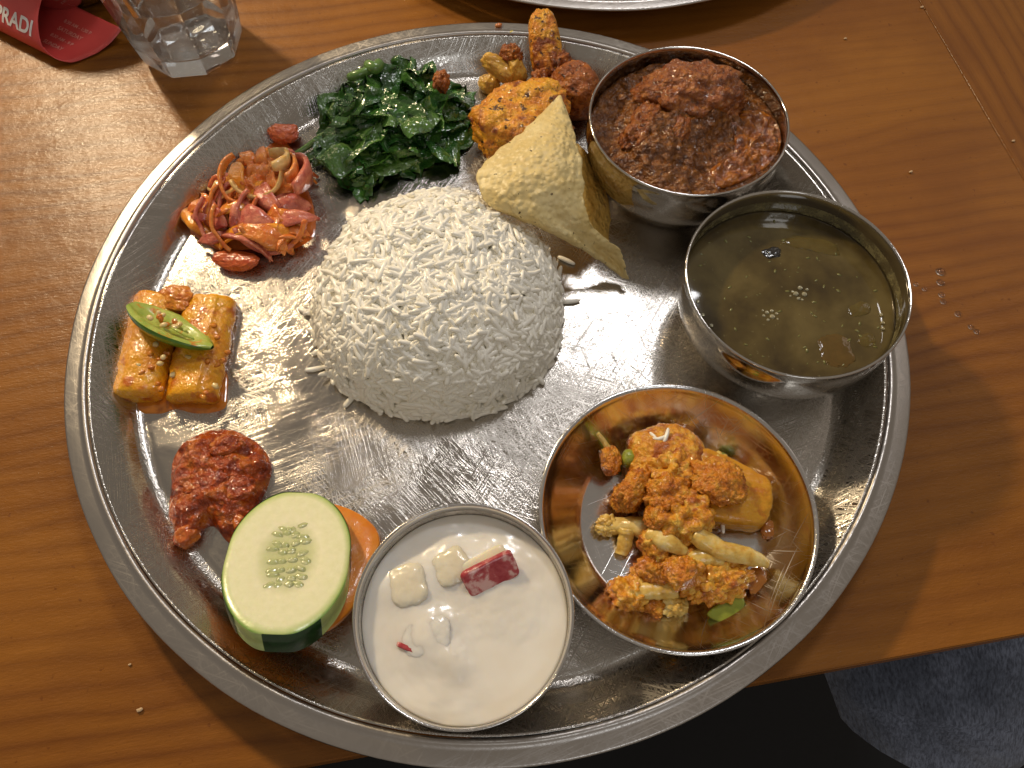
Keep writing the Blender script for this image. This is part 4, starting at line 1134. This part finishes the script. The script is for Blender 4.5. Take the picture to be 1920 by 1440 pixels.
f5 = floret((1140, 985, .008), .0050, [(1135, 988, .008), (1170, 985, .010), (1205, 990, .012), (1235, 1005, .012)], [.003, .0034, .0044, .003], 'thin forked stem at the left of the dish', 41, CAUS, CAUS)
tube('branch', pxpath([(1175, 990, .009), (1172, 1015, .006), (1166, 1040, .004)]), [.003, .0032, .0026], CAUS, f5, 10, 18, .8, rough=.3)
f6 = floret((1255, 885, .022), .0100, [(1300, 895, .019), (1325, 885, .017)], [.003, .0022], 'orange floret on top of the upper potato', 47)
f7 = floret((1330, 880, .016), .0085, [(1290, 905, .018), (1320, 890, .019)], [.0022, .0032], 'yellow floret between the two potatoes', 53, CAUS, CAUS)
f8 = floret((1215, 1080, .007), .0070, [(1205, 1060, .007), (1200, 1095, .006)], [.0028, .003], 'brown floret below the central one', 57)
f9 = floret((1262, 1135, .005), .0056, [(1240, 1132, .005), (1288, 1136, .005)], [.003, .003], 'floret pieces at the bottom of the dish', 59, CAUS, CAUS)
lump('topping', at(1205, 920, .016), at(1290, 935, .018), .008, .006, SAU, sauce, seed=71, amp=.25, fine=.12, ffreq=9, cell=.2)
lump('topping', at(1300, 880, .020), at(1395, 925, .0195), .0085, .0035, SAU, sauce, seed=72, amp=.25, fine=.12, ffreq=9)
lump('topping', at(1165, 905, .014), at(1210, 930, .014), .009, .007, SAU, sauce, seed=73, amp=.25, fine=.12, ffreq=9)
lump('topping', at(1250, 1055, .014), at(1300, 1090, .016), .006, .004, SAU, sauce, seed=74, amp=.25, fine=.12, ffreq=9)
lump('topping', at(1140, 838, .012), at(1150, 890, .011), .0042, .0045, SAU, sauce, seed=75, amp=.2, fine=.1)
lump('topping', at(1210, 960, .015), at(1255, 975, .018), .006, .005, SAU, sauce, seed=76, amp=.2, fine=.1)
for i, (x0, y0, x1, y1, z, ry, rz) in enumerate(((1205, 1000, 1262, 1030, .012, .0070, .0055), (1200, 1050, 1262, 1075, .009, .0065, .0050), (1262, 1040, 1330, 1060, .011, .0060, .0042), (1150, 920, 1195, 945, .008, .0060, .0050), (1345, 905, 1400, 930, .0165, .0050, .0024), (1225, 905, 1280, 945, .0175, .0060, .0040), (1325, 1122, 1365, 1100, .006, .0045, .0030), (1205, 1125, 1250, 1142, .004, .0045, .0025))):
    lump('topping', at(x0, y0, z), at(x1, y1, z), ry, rz, SAU if i % 2 else CAU, sauce, seed=110 + i, amp=.25, fine=.14, ffreq=8, cell=.15, floor=DZ)
# sauce smeared on the dish wall
for i, (x0, y0, x1, y1, z) in enumerate(((1400, 1105, 1435, 1070, .0075), (1430, 985, 1455, 1000, .0065), (1270, 796, 1300, 806, .0075))):
    lump('smear', at(x0, y0, z), at(x1, y1, z), .0040, .0012, SAUT, sauce, seed=130 + i, amp=.3, up=(0, 0, 1))
o = slab('green_pepper', [at(x, y, .006) for x, y in ((1325, 1150), (1375, 1118), (1393, 1128), (1385, 1160), (1375, 1182), (1350, 1170))], lambda x, y: DZ + .0030, .0022, PEP)
tag(o, 'flat shiny piece of green pepper at the bottom of the dish', 'pepper', G_C)
piece('green_pea', 1165, 858, .0165, 1192, 862, .017, .0042, .0042, PEP, 'olive green pepper bit at the upper left of the curry', 'pepper', 81, amp=.06)
piece('pepper_strip', 1340, 855, .014, 1365, 858, .014, .002, .002, PEP, 'thin green strip behind the upper potato', 'pepper', 82)
tube_o = tube('curry_stalk', pxpath([(1120, 812, .017), (1130, 825, .015), (1140, 840, .013)]), [.0009, .0012, .0014], CAUS, None, 8, 10, rough=.2)
tag(tube_o, 'thin stalk sticking out at the upper left of the curry', 'stalk', G_C)
for i, (x, y, r) in enumerate(((1233, 1188, .0026), (1250, 1207, .0018))):
    piece('curry_crumb', x - 8, y, DZ + .004 + .002 * i, x + 8, y, DZ + .004 + .002 * i, r, r, CAU, ('orange crumb low on the dish wall', 'smallest orange crumb at the lower dish wall')[i], 'crumb', 90 + i, sub=3, floor=None)
# rice grains caught in the curry
for i, (x, y, z, a) in enumerate(((1240, 822, .020, .3), (1250, 816, .020, 1.2), (1228, 820, .019, 2.2), (1345, 975, .010, .6), (1355, 985, .010, 1.5), (1362, 972, .010, 2.4))):
    o = bpy.data.objects.new('rice_grain', gme[i]); COL.objects.link(o)
    o.matrix_world = Matrix.Translation(at(x, y, z * .93)) @ Matrix.Rotation(a, 4, 'Z') @ Matrix.Scale(0.62, 4)
    tag(o, ('middle one of three rice grains on the upper potato', 'topmost rice grain stuck on the upper potato', 'leftmost rice grain stuck on the upper potato', 'upper rice grain between potato wedge and central floret', 'lowest rice grain between potato wedge and central floret', 'rightmost rice grain between potato wedge and central floret')[i], 'rice grain', 'rice grains on the upper potato' if i < 3 else 'rice grains below the potato wedge')

# ------------------------------------------------------------------ drinking glass
gl = Mat('glass'); gl.set(color=(0.97, 0.98, 0.98), rough=0.0, trans=1.0, ior=1.5); GLASS = gl.m
def see_through(mm, k):
    tr = mm.node('BsdfTransparent'); mx = mm.node('MixShader'); mx.inputs[0].default_value = k
    mm.l.new(mm.b.outputs[0], mx.inputs[1]); mm.l.new(tr.outputs[0], mx.inputs[2])
    mm.l.new(mx.outputs[0], mm.n['Material Output'].inputs['Surface'])
see_through(gl, 0.05)
wt = Mat('water'); wt.set(color=(1, 1, 1), rough=0.0, trans=1.0, ior=1.33); WATER = wt.m
see_through(wt, 0.10)
gc_ = at(362, 84, 0.0)
glass = empty('drinking_glass', gc_, 'facetted clear drinking glass of water standing on the table', 'glass')
def facet(name, prof, mat, nf=9, rot=0.3, parent=None, round_in=False):
    sub = 10; n = nf * sub
    verts, faces, idx = [], [], []
    for (r, z, fc) in prof:
        if r < 1e-6:
            idx.append([len(verts)] * n); verts.append((0, 0, z)); continue
        row = []
        for k in range(n):
            a = 2 * math.pi * k / n
            loc = (a % (2 * math.pi / nf)) - math.pi / nf
            rf = r * (1 - fc + fc * math.cos(math.pi / nf) / math.cos(loc) * 1.02)
            row.append(len(verts)); verts.append((rf * math.cos(a + rot), rf * math.sin(a + rot), z))
        idx.append(row)
    for i in range(len(idx) - 1):
        a, b = idx[i], idx[i + 1]
        for k in range(n):
            k2 = (k + 1) % n
            g = []
            for q_ in (a[k], a[k2], b[k2], b[k]):
                if q_ not in g: g.append(q_)
            if len(g) > 2: faces.append(g)
    return mk(name, [Vector(v_) + gc_ for v_ in verts], faces, mat, parent, True, center=gc_)
o = facet('body', [(0, .0006, 0), (.0225, .0002, 0), (.0262, .0005, 1), (.0275, .0022, 1), (.0290, .012, 1), (.0330, .050, 1), (.0355, .072, 1), (.0362, .078, .3), (.0372, .094, 0), (.0366, .0952, 0), (.0358, .0945, 0),
           (.0345, .078, 0), (.0322, .055, 0), (.0270, .016, 0), (.0245, .0112, 0), (.018, .0098, 0), (0, .0094, 0)], GLASS, parent=glass)
es = o.modifiers.new('edge', 'EDGE_SPLIT'); es.split_angle = R(28)
facet('water', [(0, .0093, 0), (.018, .0097, 0), (.0246, .0111, 0), (.0271, .0159, 0), (.0306, .042, 0), (.0304, .0425, 0), (0, .0423, 0)], WATER, parent=glass)

# ------------------------------------------------------------------ red leaflet
rdm = Mat('red_paper'); co = rdm.coord()
rdm.set(color=rdm.ramp(rdm.noise(co, 40, 3), ((0.3, (0.56, 0.050, 0.045)), (0.7, (0.64, 0.075, 0.065)))), rough=0.38, coat=0.15, coatr=0.25, normal=rdm.bump(rdm.noise(co, 90, 3), 0.1, 0.001))
REDP = rdm.m
WHP = plain('white_print', (0.80, 0.78, 0.78), 0.45, var=0.05)
FAINT = plain('faint_print', (0.76, 0.34, 0.28), 0.45, var=0.1)
PAPER = plain('paper_back', (0.70, 0.62, 0.58), 0.55, var=0.06)
leaf_e = empty('red_leaflet', at(60, 60, 0.0), 'curled red paper leaflet with white lettering at the top left', 'leaflet')
la0, la1 = at(0, 62, 0.0), at(105, 115, 0.0)      # line along its lower fold
lax = (la1 - la0).normalized(); lnx = Vector((-lax.y, lax.x, 0))      # lnx: away from the fold, up the picture
FOLD = at(95, 110, 0.0)
# section of the sheet: flat inner panel (end), round fold, upper panel curling over
SEC = crom([(0.034, 0.006, 0), (0.024, 0.0022, 0), (0.012, 0.0012, 0), (0.004, 0.0014, 0), (-0.0008, 0.0040, 0), (-0.0004, 0.0095, 0), (0.004, 0.0150, 0), (0.012, 0.0205, 0), (0.022, 0.0240, 0), (0.034, 0.0262, 0), (0.05, 0.0275, 0)], 60)
SL = [0.0]
for i in range(1, len(SEC)): SL.append(SL[-1] + (SEC[i] - SEC[i - 1]).length)
def sec_at(s):
    i = int(np.searchsorted(SL, s)); i = max(1, min(i, len(SL) - 1))
    t = (s - SL[i - 1]) / (SL[i] - SL[i - 1])
    p = SEC[i - 1].lerp(SEC[i], t); d = (SEC[i] - SEC[i - 1]).normalized()
    return p, d
s_fold = SL[int(60 * 0.40)]
def lf(u, s, off=0.0):
    """u along the fold (0 at the right end of the fold), s along the section"""
    p, d = sec_at(s)
    nrm2 = Vector((-d.y, d.x))
    p2 = Vector((p.x, p.y)) + nrm2 * off
    return FOLD + lax * u + lnx * p2.x + Vector((0, 0, p2.y))
def uend(s):
    t = s / SL[-1]
    return float(np.interp(t, (0, .20, .33, .42, .55, .7, .85, 1.0), (.0250, .0205, .0140, .0015, -.004, -.0085, -.008, -.006)))
nu, nv = 30, 70
verts, faces = [], []
for i in range(nu):
    for j in range(nv):
        s = SL[-1] * j / (nv - 1)
        verts.append(lf(-0.10 + (0.10 + uend(s)) * i / (nu - 1), s))
for i in range(nu - 1):
    for j in range(nv - 1):
        faces.append([i * nv + j, (i + 1) * nv + j, (i + 1) * nv + j + 1, i * nv + j + 1])
sh = mk('sheet', verts, faces, REDP, leaf_e)
so = sh.modifiers.new('thickness', 'SOLIDIFY'); so.thickness = 0.0003; so.offset = 0
def text_mesh(body, size, bold):
    cu = bpy.data.curves.new('lettering', 'FONT'); cu.body = body; cu.size = size; cu.offset = bold; cu.resolution_u = 4
    to = bpy.data.objects.new('tmp', cu); COL.objects.link(to)
    dg = bpy.context.evaluated_depsgraph_get(); dg.update()
    me = bpy.data.meshes.new_from_object(to.evaluated_get(dg))
    v = [vv_.co.copy() for vv_ in me.vertices]; f = [list(p.vertices) for p in me.polygons]
    bm = bmesh.new(); bm.from_mesh(me)
    bmesh.ops.triangulate(bm, faces=bm.faces[:])
    for _ in range(2): bmesh.ops.subdivide_edges(bm, edges=bm.edges[:], cuts=1)
    bm.verts.index_update()
    v = [q.co.copy() for q in bm.verts]; f = [[q.index for q in p.verts] for p in bm.faces]
    bm.free()
    bpy.data.objects.remove(to); bpy.data.meshes.remove(me); bpy.data.curves.remove(cu)
    return v, f
def letter(body, size, bold, u0, s0, mat, sgn, sign_off, name='lettering', xs=1.0):
    v, f = text_mesh(body, size, bold)
    out = [lf(u0 + p.x * xs, s0 + sgn * p.y, sign_off) for p in v]
    return mk(name, out, f, mat, leaf_e, smooth=False)
LS = SL[-1]
letter('PRADI', 0.0112, 0.00030, -0.0345, LS * .455, WHP, 1, 0.0004, xs=.92)
for i, (tx_, sz) in enumerate((('8:30 AM - 1:30 P', .0030), ('SATURDAY', .0036), ('8:30 AM - 9 P', .0030), ('SUNDAY', .0036))):
    letter(tx_, sz, 0.00004, -0.012, LS * (.115 + .058 * i), FAINT, -1, -0.0004)

# ------------------------------------------------------------------ crumbs and drops
CRB = plain('crumb', (0.72, 0.50, 0.28), 0.6)
CRO = plain('crumb_orange', (0.62, 0.20, 0.04), 0.4, coat=0.4)
CRY = plain('crumb_yellow', (0.75, 0.62, 0.06), 0.3, coat=0.5)
def crumb(x, y, z, r, mat, label, seed, group='crumbs'):
    p = at(x, y, z)
    o = lump('crumb', p - Vector((r * .8, r * .3, 0)), p + Vector((r * .8, r * .3, 0)), r * .5, r * .4, mat, seed=seed, amp=.35, sub=3)
    return tag(o, label, 'crumb', group)
crumb(1585, 72, .0006, .0010, CRB, 'pale crumb on the table above the meat curry bowl', 1, 'crumbs on the table')
crumb(1708, 322, .0006, .0011, CRB, 'pale crumb on the table right of the two tall bowls', 2, 'crumbs on the table')
crumb(1900, 264, .0005, .0011, CRB, 'pale crumb at the right edge on the end board', 3, 'crumbs on the table')
crumb(1729, 13, .0006, .0012, CRB, 'pale crumb by the board joint at the top', 4, 'crumbs on the table')
crumb(262, 1331, .0006, .0013, CRB, 'pale crumb on the table at the bottom left, the lower one', 5, 'crumbs on the table')
crumb(243, 1246, .0005, .0007, CRB, 'tiny pale crumb on the table at the bottom left, the upper one', 6, 'crumbs on the table')
crumb(935, 47, .0180, .0022, CRO, 'orange food crumb on the far plate rim', 7, 'crumbs on the plate rim')
crumb(959, 60, .0178, .0014, CRY, 'yellow food crumb on the far plate rim', 8, 'crumbs on the plate rim')
DROP = Mat('drop'); DROP.set(color=(1, .95, .88), rough=0.02, trans=1.0, ior=1.33); DROP = DROP.m
DL = {0: 'largest drop of broth on the table right of the soup bowl', 1: 'second drop of broth below the largest one'}
for i, (x, y, r) in enumerate(((1763, 510, .0022), (1763, 530, .0018), (1717, 533, .0013), (1733, 542, .0012), (1765, 553, .0015), (1768, 566, .0014), (1796, 589, .0016), (1820, 613, .0014), (1831, 622, .0014))):
    p = at(x, y, 0.0)
    V, F = ico(3)
    o = mk('drop', [p + Vector((d.x * r, d.y * r, max(d.z, -.05) * r * .55 + .0001)) for d in V], F, DROP)
    tag(o, DL.get(i, ['', '', 'drop of broth nearest the soup bowl rim', 'drop between the soup bowl and the drop trail', 'upper of a touching pair of small drops on the table', 'lower of a touching pair of small drops on the table', 'bright single drop halfway down the drop trail', 'drop just above the last one of the trail', 'last drop at the lower right end of the trail'][i]), 'drop', 'drops of broth on the table')
# drops clinging inside the soup bowl
for i, (x, y) in enumerate(bubd):
    p = at(x, y, SZ + .0006)
    V, F = ico(2); r = .0008
    o = mk('froth_bubble', [p + Vector((d.x * r, d.y * r, d.z * r * .7)) for d in V], F, BUB, soup)

# ------------------------------------------------------------------ person's leg below the table edge
dm = Mat('denim'); co = dm.coord()
th_ = dm.noise(dm.mapping(co, scale=(900, 260, 400)), 1.0, 3, 0.7)
dc = dm.mix(0.75, dm.ramp(dm.noise(co, 22, 4), ((0.35, (0.075, 0.092, 0.135)), (0.65, (0.18, 0.21, 0.29)))), dm.ramp(th_, ((0.35, (0.25, 0.26, 0.3)), (0.65, (1.5, 1.5, 1.5)))), 'MULTIPLY')
dm.set(color=dc, rough=0.85, sheen=0.2, normal=dm.bump(th_, 0.6, 0.0012))
per = empty('person', (0.20, -0.45, -0.25), "seated person's leg in faded dark blue denim below the table edge", 'person')
def leg(path, rads, seed):
    pts = crom(path, 60); rr = [r.x for r in crom([(r, 0, 0) for r in rads], 60)]
    verts, faces = [], []; n = 48
    for i, p in enumerate(pts):
        t = (pts[min(i + 1, 59)] - pts[max(i - 1, 0)]).normalized()
        b = t.cross(Vector((0, 0, 1))).normalized(); u = b.cross(t)
        for k in range(n):
            a = 2 * math.pi * k / n
            d = Vector((math.cos(a), math.sin(a), 0))
            wr = 0.013 * fnoise((i * .11, math.cos(a) * 1.2, math.sin(a) * 1.2 + seed), 1.0, seed) + 0.0035 * math.sin(i * .55 + 2 * math.cos(a + 1)) * max(0, math.sin(a))
            verts.append(p + (b * d.x + u * d.y) * (rr[i] + wr))
    for i in range(59):
        for k in range(n):
            faces.append([i * n + k, i * n + (k + 1) % n, (i + 1) * n + (k + 1) % n, (i + 1) * n + k])
    faces.append(list(range(n))[::-1]); faces.append([59 * n + k for k in range(n)])
    return mk('trouser_leg', verts, faces, dm.m, per)
kb = at(1770, 1230, -0.15)
leg([(kb.x + .16, kb.y + .30, -0.40), (kb.x + .10, kb.y + .20, -0.24), (kb.x + .05, kb.y + .10, -0.165), (kb.x + .002, kb.y + .012, -0.150), (kb.x + .004, kb.y + .004, -0.175), (kb.x + .03, kb.y + .10, -0.33), (kb.x + .04, kb.y + .15, -0.72)], [.070, .068, .064, .060, .056, .050, .045], 3)
